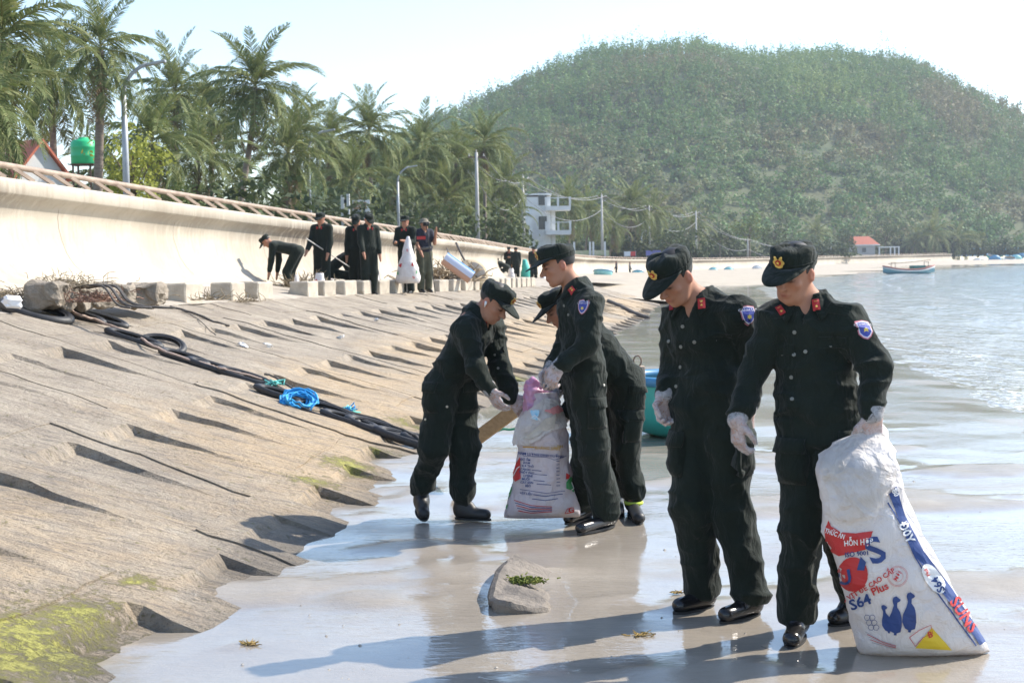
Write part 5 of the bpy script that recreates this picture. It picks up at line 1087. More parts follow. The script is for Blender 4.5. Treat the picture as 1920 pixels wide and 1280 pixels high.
def person(label, J, feet, head, hands, fine=True, h=None, group=None, jm=None, tm=None, boots=False, cap_=True, gloves=True, tone=1.0, wide=1.0, seed=0, squash=0.0, bag=1.0, capm=None, leg_open=1.0, short=False, hem=None, hat=False):
    jm, tm = jm or M_UNI, tm or M_UNI
    P = {k: Vector(v) for k, v in J.items()}
    hb = h or (.0064 if fine else .018); hc = .0085 if fine else .02
    (hR, tR), (hL, tL) = [(Vector(a), Vector(b)) for a, b in feet]
    o0 = (hR + tR + hL + tL) / 4; o0 = Vector((o0.x, o0.y, min(hR.z, tR.z, hL.z, tL.z)))
    e = empty('person', o0, label=label, cat='person', group=group)
    S = (P['shL'] - P['shR']).normalized(); hm = (P['hipL'] + P['hipR']) / 2; U = (P['nb'] - hm).normalized(); S = (S - U * S.dot(U)).normalized(); f = S.cross(U)
    hd, hf, hu = head; R = frame(hf, hu); hd = Vector(hd)
    ch = P['nb'] - U * .13; ank = {}
    for k, (a, b) in (('R', (hR, tR)), ('L', (hL, tL))): ank[k] = a + (b - a) * .22 + Vector((0, 0, .095))
    # ---- the body, one skin
    L = head_prims(hd, R, not fine)
    L.append((cap_fn(hd + R @ Vector((0, -.025, -.045)), P['nb'] - U * .02, .053, .056), .02, False))
    L += [(cap_fn(P['nb'] - U * .09, hm + U * .05, .145, .135, f, .62), .05, False), (cap_fn(P['shR'] - U * .035, P['shL'] - U * .035, .042, .042), .03, False), (cap_fn(P['nb'] - U * .02, P['nb'] - U * .07 + f * .02, .055, .075), .03, False)]
    for s in 'RL':
        L += [(cap_fn(P['sh' + s], P['el' + s], .047, .040), .03, False), (cap_fn(P['el' + s], P['wr' + s], .040, .029), .02, False)]
        L += [(cap_fn(P['hip' + s], P['kn' + s], .066, .045), .04, False), (cap_fn(P['kn' + s], ank[s] - Vector((0, 0, .02)), .043, .034), .02, False)]
        fh, ft = (hR, tR) if s == 'R' else (hL, tL)
        L += [(cap_fn(fh + Vector((0, 0, .04)) + (ft - fh) * .12, ft + Vector((0, 0, .038)) - (ft - fh) * .30, .026, .018), .02, False)]
        if fine and s in hands: L += hand_prims(P['wr' + s], *hands[s])
        elif s in hands:
            d_ = Vector(hands[s][0]).normalized(); L += [(cap_fn(P['wr' + s], P['wr' + s] + d_ * .15, .036, .022), .02, False)]
    V, Q = fmesh(L, hb, 1); put('body', V, Q, M_SKIN, e, o0, skin_cols(V, [(hd, R)], tone)); bodyVQ = (V, Q)
    # ---- hair under the cap
    Rn = np.array(R); g = lambda x, y, z: hd + R @ Vector((x, y, z))
    Lh = [(ell_(g(0, -.018, .036), (.0795, .0985, .0905), Rn), 0, False), (box_(g(0, .115, -.02), (.2, .062, .12), Rn, .01), .006, True), (box_(g(0, .02, -.075), (.2, .2, .055), Rn, .01), .01, True), (box_(g(0, .09, -.0), (.2, .07, .07), Rn, .01), .004, True)]
    V, Q = fmesh(Lh, .006 if fine else .018, 1)
    if len(Q): put('hair', V, Q, M_HAIR, e, o0)
    # ---- jacket
    w_ = wide; hemU = hem if hem is not None else .03
    Lj = [(cap_fn(P['nb'] - U * .15, hm + U * (.10 + hemU), .168 * w_, .172 * w_, f, .68), .04, False), (cap_fn(hm + U * (.07 + hemU) - S * .055, hm + U * (.07 + hemU) + S * .055, .130 * w_, .130 * w_, f, .95), .04, False)]
    Lj += [(cap_fn(P['shR'] + S * .02 - U * .01, P['shL'] - S * .02 - U * .01, .066, .066), .05, False), (cap_fn(P['nb'] + U * .0 - f * .008, P['nb'] - U * .09, .080, .11), .045, False)]
    Lj += [(cap_fn(P['nb'] - U * .012 - f * .012, P['sh' + s] + U * .004, .078, .066), .035, False) for s in 'RL']
    for s in 'RL':
        a, b, c = P['sh' + s], P['el' + s], P['wr' + s]; d2 = (c - b).normalized()
        Lj.append((cap_fn(a, b, .076 * w_, .064 * w_), .045, False))
        if short: Lj[-1] = ((cap_fn(a, a.lerp(b, .6), .074, .068)), .04, False)
        else: Lj += [(cap_fn(b, c - d2 * .045, .066 * w_, .053), .025, False), (cap_fn(c - d2 * .045, c - d2 * .005, .042, .040), .01, False)]
    Lj.append((cap_fn(P['nb'] + U * .06 + f * .05, P['nb'] - U * .075 + f * .105, .036, .006), .008, True))
    Lj.append((cap_fn(P['nb'] + U * .16, P['nb'] + U * .055, .062, .060), .008, True))
    V, Q = fmesh(Lj, hc, 2)
    if fine: V = wrinkle(V, Q, .016, (8, 8, 12), seed)
    put('jacket' if not short else 'tshirt', V, Q, jm, e, o0); jk = e.children[-1] if False else None; jVQ = (V, Q)
    # ---- trousers
    Lt = [(cap_fn(P['hipR'] + U * .05 + S * .01, P['hipL'] + U * .05 - S * .01, .108 * bag, .108 * bag, f, .92), .04, False), (cap_fn(hm + U * .14, hm + U * .02, .135, .145, f, .72), .05, False)]
    for s in 'RL':
        k_ = P['kn' + s]; a_ = ank[s]; hmz = a_ + Vector((0, 0, .055 if boots else .0))
        Lt += [(cap_fn(P['hip' + s], k_, .108 * bag, .088 * bag), .045, False), (cap_fn(k_, hmz, .090 * bag, (.066 if boots else .080) * bag * leg_open), .03, False)]
        if boots: Lt.append((cap_fn(hmz + (k_ - hmz) * .12, hmz + (k_ - hmz) * .18, .088 * bag, .088 * bag), .02, False))
    if not boots:
        for s in 'RL': Lt.append((box_(ank[s] + Vector((0, 0, -.16)), (.14, .14, .125), np.eye(3), .005), .006, True))
    V, Q = fmesh(Lt, hc, 2)
    if fine: V = wrinkle(V, Q, .017, (8, 8, 8), seed + 50)
    put('trousers', V, Q, tm, e, o0); tVQ = (V, Q)
    # ---- shoes
    for s, (fh, ft) in (('R', (hR, tR)), ('L', (hL, tL))):
        dv = (ft - fh); Lf = dv.length; d_ = dv.normalized(); sd_ = d_.cross(Vector((0, 0, 1))).normalized(); up_ = sd_.cross(d_)
        heel = fh + d_ * .045 + up_ * .045; toe = ft - d_ * .045 + up_ * .036; Ls = [(cap_fn(heel, toe, .043, .039, up_, .92), .0, False), (cap_fn(heel + up_ * .03, heel + d_ * .06 + up_ * .035, .042, .036), .03, False), (cap_fn(heel + up_ * .03 + d_ * .01, ank[s] + Vector((0, 0, .10 if boots else .02)), .045, .050 if boots else .044), .03, False), (box_(fh + d_ * Lf / 2 - up_ * .06, (.2, .3, .066), np.array(Matrix((sd_, d_, up_)).transposed()), .001), .004, True)]
        V, Q = fmesh(Ls, .006 if fine else .015, 1); put('boot' if boots else 'shoe', V, Q, M_BOOT if boots else M_SHOE, e, o0)
        if fine:
            mb = MB(); nS = 20; ring = []
            for k in range(nS):
                q = 2 * math.pi * k / nS; ring.append(fh + d_ * (Lf / 2 + Lf * .49 * math.cos(q)) + sd_ * (.045 * math.sin(q) * (1 - .12 * math.cos(q))))
            mb.add([r_ - o0 for r_ in ring] + [r_ + up_ * .012 - o0 for r_ in ring], [tuple(range(nS))[::-1], tuple(range(nS, 2 * nS))] + [(k, (k + 1) % nS, nS + (k + 1) % nS, nS + k) for k in range(nS)]); mb.build('sole', M_SOLE, [c for c in e.children if c.name.startswith(('boot', 'shoe'))][-1])
    # ---- gloves
    if gloves and fine:
        for s in hands:
            hp_ = hand_prims(P['wr' + s], *hands[s], infl=.0022); d2 = (P['wr' + s] - P['el' + s]).normalized(); hp_.append((cap_fn(P['wr' + s] - d2 * .03, P['wr' + s] + d2 * .005, .0475, .043), .010, False))
            V, Q = fmesh(hp_, .0038, 1); V = V + vnormals(V, Q) * (.0009 * vnoise(V * 45, 3))[:, None]; put('glove', V, Q, M_GLOVE, e, o0)
    # ---- collar
    if not short:
        V, F, m = [], [], 25; ph = np.radians(np.linspace(-152, 152, m))
        for q in ph:
            d_ = S * math.sin(q) - f * math.cos(q); fr = max(0, abs(math.degrees(q)) - 95) / 57; c = P['nb'] + U * (.030 - .030 * fr) + f * .006
            V += [c + d_ * .066 - U * .02, c + d_ * .067 + U * (.030 - .012 * fr), c + d_ * .076 + U * (.034 - .014 * fr), c + d_ * (.094 + .010 * fr) + U * (-.008 - .014 * fr), c + d_ * (.100 + .022 * fr) + S * (math.copysign(.014, q) * fr) + U * (-.018 - .050 * fr) + f * .012 * fr]
        me = mesh_np('collar', [v - o0 for v in V], list(map(tuple, grid_faces(m, 5))), True); o = obj('collar', me, jm, e); sd = o.modifiers.new('thick', 'SOLIDIFY'); sd.thickness = .004
        colVQ = (np.array([tuple(v) for v in V]), grid_faces(m, 5))
    else: colVQ = jVQ
    if cap_: cap_parts(e, o0, hd, R, fine, squash, seed, capm)
    if hat:
        mb = MB(); M3 = R; mb.lathe([(.002, .135), (.05, .13), (.085, .10), (.095, .05), (.16, .025), (.162, .03), (.10, .06)], 18, hd - o0, M3); mb.build('hat', mat('bush_hat', (.22, .19, .14), (.17, .15, .11), .9, 20), e, True)
    if not fine and not short:
        for s_ in (-1, 1):
            mb = MB(); c = P['nb'] + f * .095 + S * (.05 * s_) - U * .045; mb.box(c - o0, (.028, .03, .05), frame(f, U)); mb.build('collar_tab', M_RED, e)
    return e, o0, {'j': jVQ, 't': tVQ, 'c': colVQ, 'b': bodyVQ, 'P': P, 'S': S, 'U': U, 'f': f, 'hd': hd, 'R': R}
cap_fn = cap_
def decorate(pr, buttons=(), tabs=(), patches=(), snaps=(), pockets=(), straps=(), flaps=()):
    e, o0, D = pr; bj = bvh_of(D['j'], D['c']); bt = bvh_of(D['t']); U, S = D['U'], D['S']
    jo = [c for c in e.children if c.name.startswith('jacket')][0]; to = [c for c in e.children if c.name.startswith('trousers')][0]
    for px, py in buttons:
        c, n = pick(bj, px, py)
        if c is None: continue
        mb = MB(); q = n.to_track_quat('Z', 'Y').to_matrix(); mb.lathe([(.0085, 0), (.0085, .003), (.006, .004), (.0, .0035)], 10, c + n * .001 - o0, q); mb.build('button', M_BTN, jo)
    for px, py in snaps:
        c, n = pick(bt, px, py)
        if c is None: continue
        mb = MB(); q = n.to_track_quat('Z', 'Y').to_matrix(); mb.lathe([(.008, 0), (.008, .003), (.005, .005), (.0, .005)], 10, c + n * .001 - o0, q); mb.build('snap_button', M_BRASS, to)
    for px, py, w_, h_, rot, stars in tabs:
        c, n = pick(bj, px, py)
        if c is None: continue
        u2 = Matrix.Rotation(rot, 3, n) @ U; sh, fc = rect_shape(w_, h_); V = stick_mesh(bj, c, n, u2, sh, fc, .010, o0); o = obj('collar_tab', mesh_np('collar_tab', V, fc), M_RED, jo); sd = o.modifiers.new('thick', 'SOLIDIFY'); sd.thickness = .003
        for k in range(stars):
            st = []
            for i in range(10): q = math.pi / 2 + i * math.pi / 5; rr = .0075 if i % 2 == 0 else .0032; st.append((rr * math.cos(q), rr * math.sin(q) - .2 * h_ + k * .02))
            V = stick_mesh(bj, c, n, u2, st, None, .0125, o0); obj('collar_star', mesh_np('collar_star', V, [tuple(range(10))]), M_YEL, o)
        sh2, fc2 = rect_shape(w_ * .5, .003, 1, 1); V = stick_mesh(bj, c + u2 * h_ * .32, n, u2, sh2, fc2, .0125, o0); obj('collar_bar', mesh_np('collar_bar', V, fc2), M_GOLD, o)
    for px, py, nv, up, sc in patches:
        if nv is None:
            c, n = pick(bj, px, py)
        else:
            c, n0 = pick(bj, px, py); n = Vector(nv).normalized()
            if c is None: continue
        if c is None: continue
        for k, (s_, m_, nm) in enumerate(((1.0, M_PRED, 'sleeve_patch'), (.88, M_PWHITE, 'patch_ring'), (.78, M_PBLUE, 'patch_field'))):
            sh, fc = shield_shape(s_ * sc); V = stick_mesh(bj, c, n, up, sh, fc, .003 + .0012 * k, o0, .05); o = obj(nm, mesh_np(nm, V, fc), m_, jo)
        st = []
        for i in range(12): q = math.pi / 2 + i * math.pi / 6; rr = .012 if i % 2 == 0 else .007; st.append((rr * math.cos(q) * sc, (rr * math.sin(q) - .010) * sc))
        obj('patch_emblem', mesh_np('patch_emblem', stick_mesh(bj, c, n, up, st, None, .0068, o0, .05), [tuple(range(12))]), M_YEL, jo)
        TV, TF = text_mesh('CẢNH SÁT', .013 * sc); V = stick_mesh(bj, c, n, up, [(a, b + .021 * sc) for a, b in TV], None, .0068, o0, .05); obj('patch_lettering', mesh_np('patch_lettering', V, TF), M_PWHITE, jo)
    for px, py, w_, h_, up in flaps:                # pocket flaps and shoulder straps on the jacket
        c, n = pick(bj, px, py)
        if c is None: continue
        sh, fc = rect_shape(w_, h_, 4, 4); V = stick_mesh(bj, c, n, up, sh, fc, .005, o0); o = obj('pocket_flap' if w_ > h_ else 'shoulder_strap', mesh_np('flap', V, fc), M_UNI, jo); sd = o.modifiers.new('thick', 'SOLIDIFY'); sd.thickness = .005; sd.offset = -1
    for px, py, nv, up, w_, h_, th in pockets:
        c, n = pick(bt, px, py)
        if c is None: continue
        n = Vector(nv).normalized() if nv is not None else n; up = Vector(up); sh, fc = rect_shape(w_, h_, 6, 7)
        V = stick_mesh(bt, c, n, up, sh, fc, 0, o0, .12); V = [v + n * (.004 + th * .5 * (1 - abs(2 * a / w_) ** 4) * (1 - abs(2 * b / h_) ** 4)) for v, (a, b) in zip(V, sh)]
        po = obj('cargo_pocket', mesh_np('cargo_pocket', V, fc, True), M_UNI, to); sd = po.modifiers.new('thick', 'SOLIDIFY'); sd.thickness = .012; sd.offset = -1
        sh, fc = rect_shape(w_ * 1.04, h_ * .34, 6, 3); V = stick_mesh(bt, c + up.normalized() * h_ * .36, n, up, sh, fc, 0, o0, .12); V = [v + n * (.010 + th * .5 * (1 - (b + .17 * h_) / (.34 * h_)) ) for v, (a, b) in zip(V, sh)]
        fo = obj('pocket_flap', mesh_np('pocket_flap', V, fc, True), M_UNI, po); sd = fo.modifiers.new('thick', 'SOLIDIFY'); sd.thickness = .006; sd.offset = -1
def text_mesh(s, size, sub=0, align='CENTER', bold=False):
    cu = bpy.data.curves.new('lettering', 'FONT'); cu.body = s; cu.size = size * 1.35; cu.align_x = align; cu.align_y = 'CENTER'; cu.resolution_u = 2
    if bold: cu.offset = size * .035
    o = bpy.data.objects.new('lettering', cu); COL.objects.link(o); dg = bpy.context.evaluated_depsgraph_get(); me = bpy.data.meshes.new_from_object(o.evaluated_get(dg))
    bm = bmesh.new(); bm.from_mesh(me); bmesh.ops.triangulate(bm, faces=bm.faces[:])
    for _ in range(sub): bmesh.ops.subdivide_edges(bm, edges=[e_ for e_ in bm.edges if e_.calc_length() > size * .25], cuts=1, use_grid_fill=False); bmesh.ops.triangulate(bm, faces=bm.faces[:])
    V = [(v.co.x, v.co.y) for v in bm.verts]; F = [tuple(v.index for v in f_.verts) for f_ in bm.faces]; bm.free()
    bpy.data.objects.remove(o); bpy.data.meshes.remove(me); bpy.data.curves.remove(cu); return V, F
def JJ(d0, **k): return {n: at(a, b, d0 + c) for n, (a, b, c) in k.items()}
G = lambda a, b, z=0.0: gz(a, b, z)
# ---------------------------------------------------------------- the five men at the water's edge
p1 = person('young man at right holding the big printed sack, head bowed, star badge cap',
    JJ(5.98, nb=(1517, 574, .03), shR=(1450, 606, .07), shL=(1586, 602, -.06), elR=(1413, 695, .06), wrR=(1383, 785, -.02), elL=(1642, 690, -.17), wrL=(1636, 776, -.23), hipR=(1510, 806, .03), hipL=(1562, 804, -.03), knR=(1503, 990, -.02), knL=(1575, 985, .12)),
    [(G(1499, 1186), G(1482, 1219)), (G(1622, 1163), G(1553, 1175))], (at(1488, 511, 5.97), (-.62, -.66, -.36), (-.1, -.3, 1)),
    {'R': ((.02, -.05, -1), (.9, .35, -.1), (.2, -1, 0), .75), 'L': ((.03, .05, -1), (-.25, .95, 0), (-1, -.2, 0), 1.0)}, seed=1, wide=.95)
decorate(p1, [(1490, 623), (1489, 665), (1484, 707), (1485, 748), (1467, 663), (1510, 659), (1557, 648)], [(1530, 573, .030, .052, 0, 1), (1464, 583, .026, .048, .5, 1)], [(1622, 616, None, (0, 0, 1), 1.0)],
    pockets=[(1475, 865, (-.85, -.5, 0), (0, 0, 1), .15, .19, .035), (1600, 850, (.8, -.5, 0), (0, 0, 1), .15, .19, .035)], flaps=[(1560, 640, .11, .045, (0, 0, 1)), (1470, 655, .10, .045, (0, 0, 1)), (1570, 578, .045, .11, (1, 0, -.2)), (1455, 590, .04, .09, (-1, 0, -.2))])
p2 = person('second man from the right, head bent low, empty gloved hand at his side',
    JJ(6.45, nb=(1310, 566, .04), shR=(1272, 596, .10), shL=(1386, 592, -.10), elR=(1264, 682, .12), wrR=(1246, 738, .03), elL=(1412, 690, -.02), wrL=(1400, 770, -.03), hipR=(1303, 768, .04), hipL=(1362, 768, -.04), knR=(1298, 950, .0), knL=(1373, 955, -.04)),
    [(G(1338, 1136), G(1262, 1152)), (G(1424, 1150), G(1350, 1170))], (at(1264, 519, 6.42), (-.62, -.52, -.58), (-.35, -.3, 1)),
    {'R': ((-.12, -.1, -1), (.5, -.7, 0), (-.6, -.6, 0), .9), 'L': ((0, 0, -1), (-.5, .6, 0), (-.5, -.5, 0), .8)}, seed=2, bag=1.02, wide=.95)
decorate(p2, [(1280, 612), (1277, 650), (1276, 688), (1268, 724), (1302, 641), (1254, 640), (1345, 638)], [(1316, 571, .033, .056, .05, 2), (1259, 577, .018, .05, .2, 0)], [(1404, 590, None, (0, 0, 1), 1.0)],
    pockets=[(1262, 850, (-.9, -.35, 0), (0, 0, 1), .16, .2, .035), (1398, 850, (.85, -.4, 0), (0, 0, 1), .16, .2, .035)], flaps=[(1345, 632, .11, .045, (0, 0, 1)), (1370, 574, .045, .11, (1, 0, -.2))])
p3 = person('standing man in profile gripping the neck of the middle sack',
    JJ(8.54, nb=(1080, 541, .02), shL=(1106, 573, -.16), shR=(1080, 566, .15), elL=(1100, 645, -.24), wrL=(1048, 686, -.26), elR=(1062, 640, .18), wrR=(1032, 692, .10), hipL=(1098, 712, -.07), hipR=(1090, 710, .08), knL=(1114, 845, -.06), knR=(1098, 840, .08)),
    [(G(1108, 970), G(1060, 984)), (G(1152, 985), G(1082, 1003))], (at(1046, 497, 8.54), (-.92, -.18, -.28), (-.3, 0, 1)),
    {'L': ((-.45, -.1, -.85), (.35, .75, -.3), (-.7, -.5, .4), 1.15), 'R': ((-.3, -.2, -.9), (.3, -.6, 0), (-.7, .3, .4), 1.1)}, seed=3, squash=.004)
decorate(p3, [(1058, 573), (1066, 590)], [(1072, 545, .034, .042, .6, 2)], [(1093, 575, None, (0, 0, 1), 1.0)], [(1132, 722), (1106, 788)],
    pockets=[(1122, 775, (.35, -.93, 0), (0, 0, 1), .13, .18, .03)], flaps=[(1122, 733, .09, .05, (0, 0, 1))])
p4 = person('man at left bending over the middle sack with a white earbud and one heel raised',
    JJ(8.9, nb=(896, 590, -.02), shR=(872, 618, -.16), shL=(922, 612, .12), elR=(893, 688, -.24), wrR=(919, 731, -.26), elL=(938, 690, .02), wrL=(958, 744, -.06), hipR=(828, 722, -.05), hipL=(862, 722, .08), knR=(816, 838, -.06), knL=(872, 838, .02)),
    [(at(788, 950, 9.06), at(796, 978, 8.86)), (G(852, 972), G(922, 976))], (at(926, 567, 8.82), (.66, -.42, -.58), (.35, -.1, 1)),
    {'R': ((.45, -.1, -.85), (.6, .5, .2), (.3, -.9, .2), .55), 'L': ((.6, -.1, -.75), (.1, .8, -.3), (.5, -.6, .4), .8)}, seed=4, boots=True)
decorate(p4, [(922, 640), (928, 665), (934, 690)], [(910, 598, .026, .045, .5, 1)], [], [(838, 762), (798, 786)], pockets=[(880, 745, (.8, -.55, 0), (0, 0, 1), .14, .19, .035), (803, 745, (-.75, -.6, 0), (0, 0, 1), .14, .19, .035)], flaps=[(932, 655, .08, .04, (0, 0, 1))])
e, o0, D = p4; hd, R = D['hd'], D['R']; mb = MB(); mb.tube([hd + R @ Vector((-.088, -.006, -.002)) - o0, hd + R @ Vector((-.091, .002, -.012)) - o0, hd + R @ Vector((-.088, .006, -.034)) - o0], [.008, .007, .004], 8); mb.build('earbud', M_EAR, e, True)
p5 = person('stooping man half hidden behind the standing man, reaching into the middle sack',
    JJ(9.05, nb=(1096, 618, -.05), shL=(1130, 655, -.14), shR=(1098, 632, .14), elL=(1088, 735, -.20), wrL=(1060, 776, -.28), elR=(1062, 700, .10), wrR=(1040, 740, .0), hipL=(1176, 716, -.07), hipR=(1150, 712, .08), knL=(1174, 840, -.07), knR=(1148, 836, .05)),
    [(G(1156, 948), G(1160, 972)), (G(1184, 958), G(1200, 984))], (at(1050, 577, 8.93), (-.80, -.30, -.52), (-.35, 0, 1)),
    {'L': ((-.6, -.1, -.8), (.3, .7, -.3), (-.7, -.5, .4), .8), 'R': ((-.5, -.2, -.8), (.3, -.6, 0), (-.7, .3, .4), .8)}, seed=5, boots=True)
decorate(p5, [], [], [], [(1187, 789)], pockets=[(1188, 800, (.6, -.8, 0), (0, 0, 1), .14, .2, .04), (1196, 745, (.8, -.6, 0), (0, 0, 1), .12, .15, .03)])
mb = MB(); o0 = p5[1]; cen = at(1188, 942, 9.0); mb.tube([cen - o0 + Vector((.052 * math.cos(q), .052 * math.sin(q), 0)) for q in np.linspace(0, 6.28, 15)[:-1]], .012, 6, True); mb.build('sock_band', mat('yellow_green_sock', (.45, .55, .06), None, .8), p5[0], True)
# ---------------------------------------------------------------- men on the terrace and along the beach
def std(px, py, d, H_, yaw, bend=0.0, armL=(.1, .2), armR=(.1, .2), stance=.12, headpitch=-.2, crouch=0.0, headyaw=0.0, out=.04):
    b = at(px, py, d); k = H_ / 1.72; f = Vector((math.sin(yaw), math.cos(yaw), 0)); S = Vector((0, 0, 1)).cross(f); Z_ = Vector((0, 0, 1)); T = (Z_ * math.cos(bend) + f * math.sin(bend)); Fp = (f * math.cos(bend) - Z_ * math.sin(bend))
    hz = (.90 - crouch) * k; hm = b + Z_ * hz - f * (.18 * math.sin(bend) + crouch * .45); J = {'hipL': hm + S * .085 * k, 'hipR': hm - S * .085 * k}; nb = hm + T * .54 * k; J['nb'] = nb; J['shL'] = nb - T * .05 * k + S * .17 * k; J['shR'] = nb - T * .05 * k - S * .17 * k
    J['knL'] = b + S * stance * .8 + Z_ * (.48 * k - crouch * .15) + f * (.04 + crouch * .75); J['knR'] = b - S * stance * .8 + Z_ * (.48 * k - crouch * .15) + f * (.02 + crouch * .75)
    for s, sg, (a, c) in (('L', 1, armL), ('R', -1, armR)):
        d1 = (-Z_ * math.cos(a) + f * math.sin(a) + S * sg * .12).normalized(); d2 = (-Z_ * math.cos(a + c) + f * math.sin(a + c) - S * sg * out * c).normalized(); J['el' + s] = J['sh' + s] + d1 * .29 * k; J['wr' + s] = J['el' + s] + d2 * .25 * k
    fx = lambda sg: (b + S * sg * stance * .8 - f * .08, b + S * sg * stance * .8 + f * .19); fh = f * math.cos(headyaw) + S * math.sin(headyaw)
    hd = nb + (T * .65 + Z_ * .35).normalized() * .14 * k + f * .03; hf = fh * math.cos(headpitch) + Z_ * math.sin(headpitch)
    return J, [fx(-1), fx(1)], (hd, hf, Z_ + T * .5), {s: ((J['wr' + s] - J['el' + s]), f, S, .5) for s in 'LR'}
PI = math.pi; LEFT, RIGHT, CAMW, AWAY = -PI / 2, PI / 2, PI, 0.0
def bgman(label, args, kw={}, group='men on the terrace', **st): J, ft, hd, hn = std(*args, **st); return person(label, J, ft, hd, hn, fine=False, gloves=False, group=group, **kw)
bgman('man on the terrace bent double, facing left beside the brushwood', (545, 553, 28.5, 1.68, LEFT + .15), bend=1.35, armL=(.1, .1), armR=(.0, .15), headpitch=-.9)
b2 = bgman('man on the terrace holding a long pole, standing against the wall', (606, 556, 29.0, 1.72, CAMW + .35), armL=(.1, .35), armR=(.35, .4), headpitch=-.3)
bgman('dark crouching man on the terrace between the pole holder and the pair', (640, 556, 29.8, 1.68, RIGHT - .3), bend=.9, crouch=.38, armL=(.5, .4), armR=(.5, .4), headpitch=-.7)
bgman('left man of the close pair on the terrace, face turned down', (672, 557, 29.6, 1.72, CAMW + .1), armL=(.15, .3), armR=(.1, .2), headpitch=-.55)
bgman('right man of the close pair on the terrace', (693, 555, 29.2, 1.70, CAMW - .5), armL=(.1, .2), armR=(.25, .3), headpitch=-.6)
b6 = bgman('man on the terrace lifting a white sack with both hands', (763, 552, 31.3, 1.74, CAMW + .3), armL=(.35, 1.35), armR=(.3, 1.3), headpitch=-.1, out=.3)
b7 = bgman('photographer on the terrace in bush hat, navy T shirt and camouflage trousers', (797, 549, 31.8, 1.66, CAMW - .5), kw=dict(jm=M_TEE, tm=M_CAMO, short=True, cap_=False, hat=True), armL=(.5, 2.2), armR=(.2, .6), headpitch=.0)
for lb, a, k in (('standing man left of the far group, in profile', (921, 527, 70, 1.62, RIGHT), {}), ('stooping man in front of the far group', (944, 528, 69, 1.68, LEFT + .4), dict(bend=1.1, crouch=.2, armL=(.3, .3), armR=(.3, .3))), ('left man of the far pair with arms folded', (955, 527, 71, 1.72, CAMW), dict(armL=(.3, 1.6), armR=(.3, 1.6), out=.5)), ('right man of the far pair, back turned', (968, 528, 70, 1.70, AWAY), {}), ('man of the far group standing just left of the profile man\'s cap', (1001, 530, 68, 1.74, CAMW - .3), {})):
    bgman(lb, a, group='men of the far group', **k)
bgman('left of two tiny walkers below the far wall', (1156, 519, 150, 1.70, LEFT), kw=dict(jm=M_TEE, cap_=False), group='far walkers', armL=(.3, .2), armR=(-.2, .2))
bgman('right of two tiny walkers below the far wall, grey shirt', (1181, 521, 152, 1.70, RIGHT), kw=dict(jm=M_LINEN, cap_=False), group='far walkers', armL=(-.2, .2), armR=(.3, .2))
# gear in their hands
a, b = at(574, 447, 28.6), at(655, 500, 29.3); mb = MB(); mb.tube([Vector((0, 0, 0)), (b - a) * .5, b - a], .011, 6); mb.build('pole', mat('pale_cane', (.55, .53, .48), None, .6), loc=a, label='long pale pole held slanting by the man on the terrace', cat='pole')
a = at(799, 420, 31.4); e = empty('camera_monopod', at(816, 549, 31.2), label='photographer\'s black camera on a thin monopod', cat='camera'); o0 = e.location
mb = MB(); mb.box(a - o0, (.13, .09, .09), None, .015); mb.build('body', M_SOLE, e); mb = MB(); mb.tube([a - o0 + Vector((0, -.04, 0)), a - o0 + Vector((0, -.14, 0))], .035, 10); mb.build('lens', M_SOLE, e, True); mb = MB(); mb.tube([a - o0, Vector((0, 0, 0))], .012, 6); mb.build('leg', M_SOLE, e)
c, n = pick(bvh_of(b7[2]['j']), 789, 446)
if c is not None:
    sh, fc = rect_shape(.2, .07); o_ = obj('chest_print', mesh_np('chest_print', stick_mesh(bvh_of(b7[2]['j']), c, n, (0, 0, 1), sh, fc, .01, b7[1], .1), fc), M_RED, b7[0])
mb = MB(); nbq = b7[2]['P']; hmq = (nbq['hipL'] + nbq['hipR']) / 2; mb.tube([hmq + Vector((.17 * math.cos(q), .15 * math.sin(q), .12 + .03 * math.cos(q))) - b7[1] for q in np.linspace(0, 6.28, 15)[:-1]], .035, 6, True); mb.build('waist_bag', mat('grey_webbing', (.12, .11, .10), None, .8), b7[0], True)
# ================================================================== SACKS
def m_sack(name, c1, c2, trans=.2, bs=.5):
    m, t, p = nodes(name); v = coords(t); c = ramp(t, noise(t, v, 6, 6, .6), [(.3, c1), (.7, c2)])
    dirt = noise(t, v, 22, 6, .7); c = mixc(t, ramp(t, dirt, [(.60, (0, 0, 0)), (.8, (.35, .35, .35))]), c, (.42, .34, .26)); t.links.new(c, p.inputs['Base Color']); p.inputs['Roughness'].default_value = .45
    bump(t, p, math_(t, 'ADD', noise(t, v, 9, 5, .6, 1.2), math_(t, 'MULTIPLY', noise(t, coords(t, 'Object', (1, 1, 1)), 260, 2), .03)), bs, .03)
    tr = N(t, 'BsdfTranslucent'); mx = N(t, 'MixShader'); mx.inputs[0].default_value = trans; t.links.new(c, tr.inputs[0]); t.links.new(p.outputs[0], mx.inputs[1]); t.links.new(tr.outputs[0], mx.inputs[2]); t.links.new(mx.outputs[0], t.nodes['Material Output'].inputs[0]); return m
M_SACK = m_sack('woven_sack', (.68, .63, .61), (.80, .78, .77), .22, .8); M_LINER = m_sack('sack_liner', (.62, .55, .47), (.86, .84, .84), .35, 1.0)
INK = {k: mat('ink_' + k, c, None, .55) for k, c in dict(blue=(.02, .055, .20), red=(.52, .03, .03), yellow=(.70, .50, .03), green=(.04, .30, .10), gold=(.48, .29, .06), white=(.80, .79, .78), pink=(.62, .24, .22), grey=(.45, .43, .45)).items()}
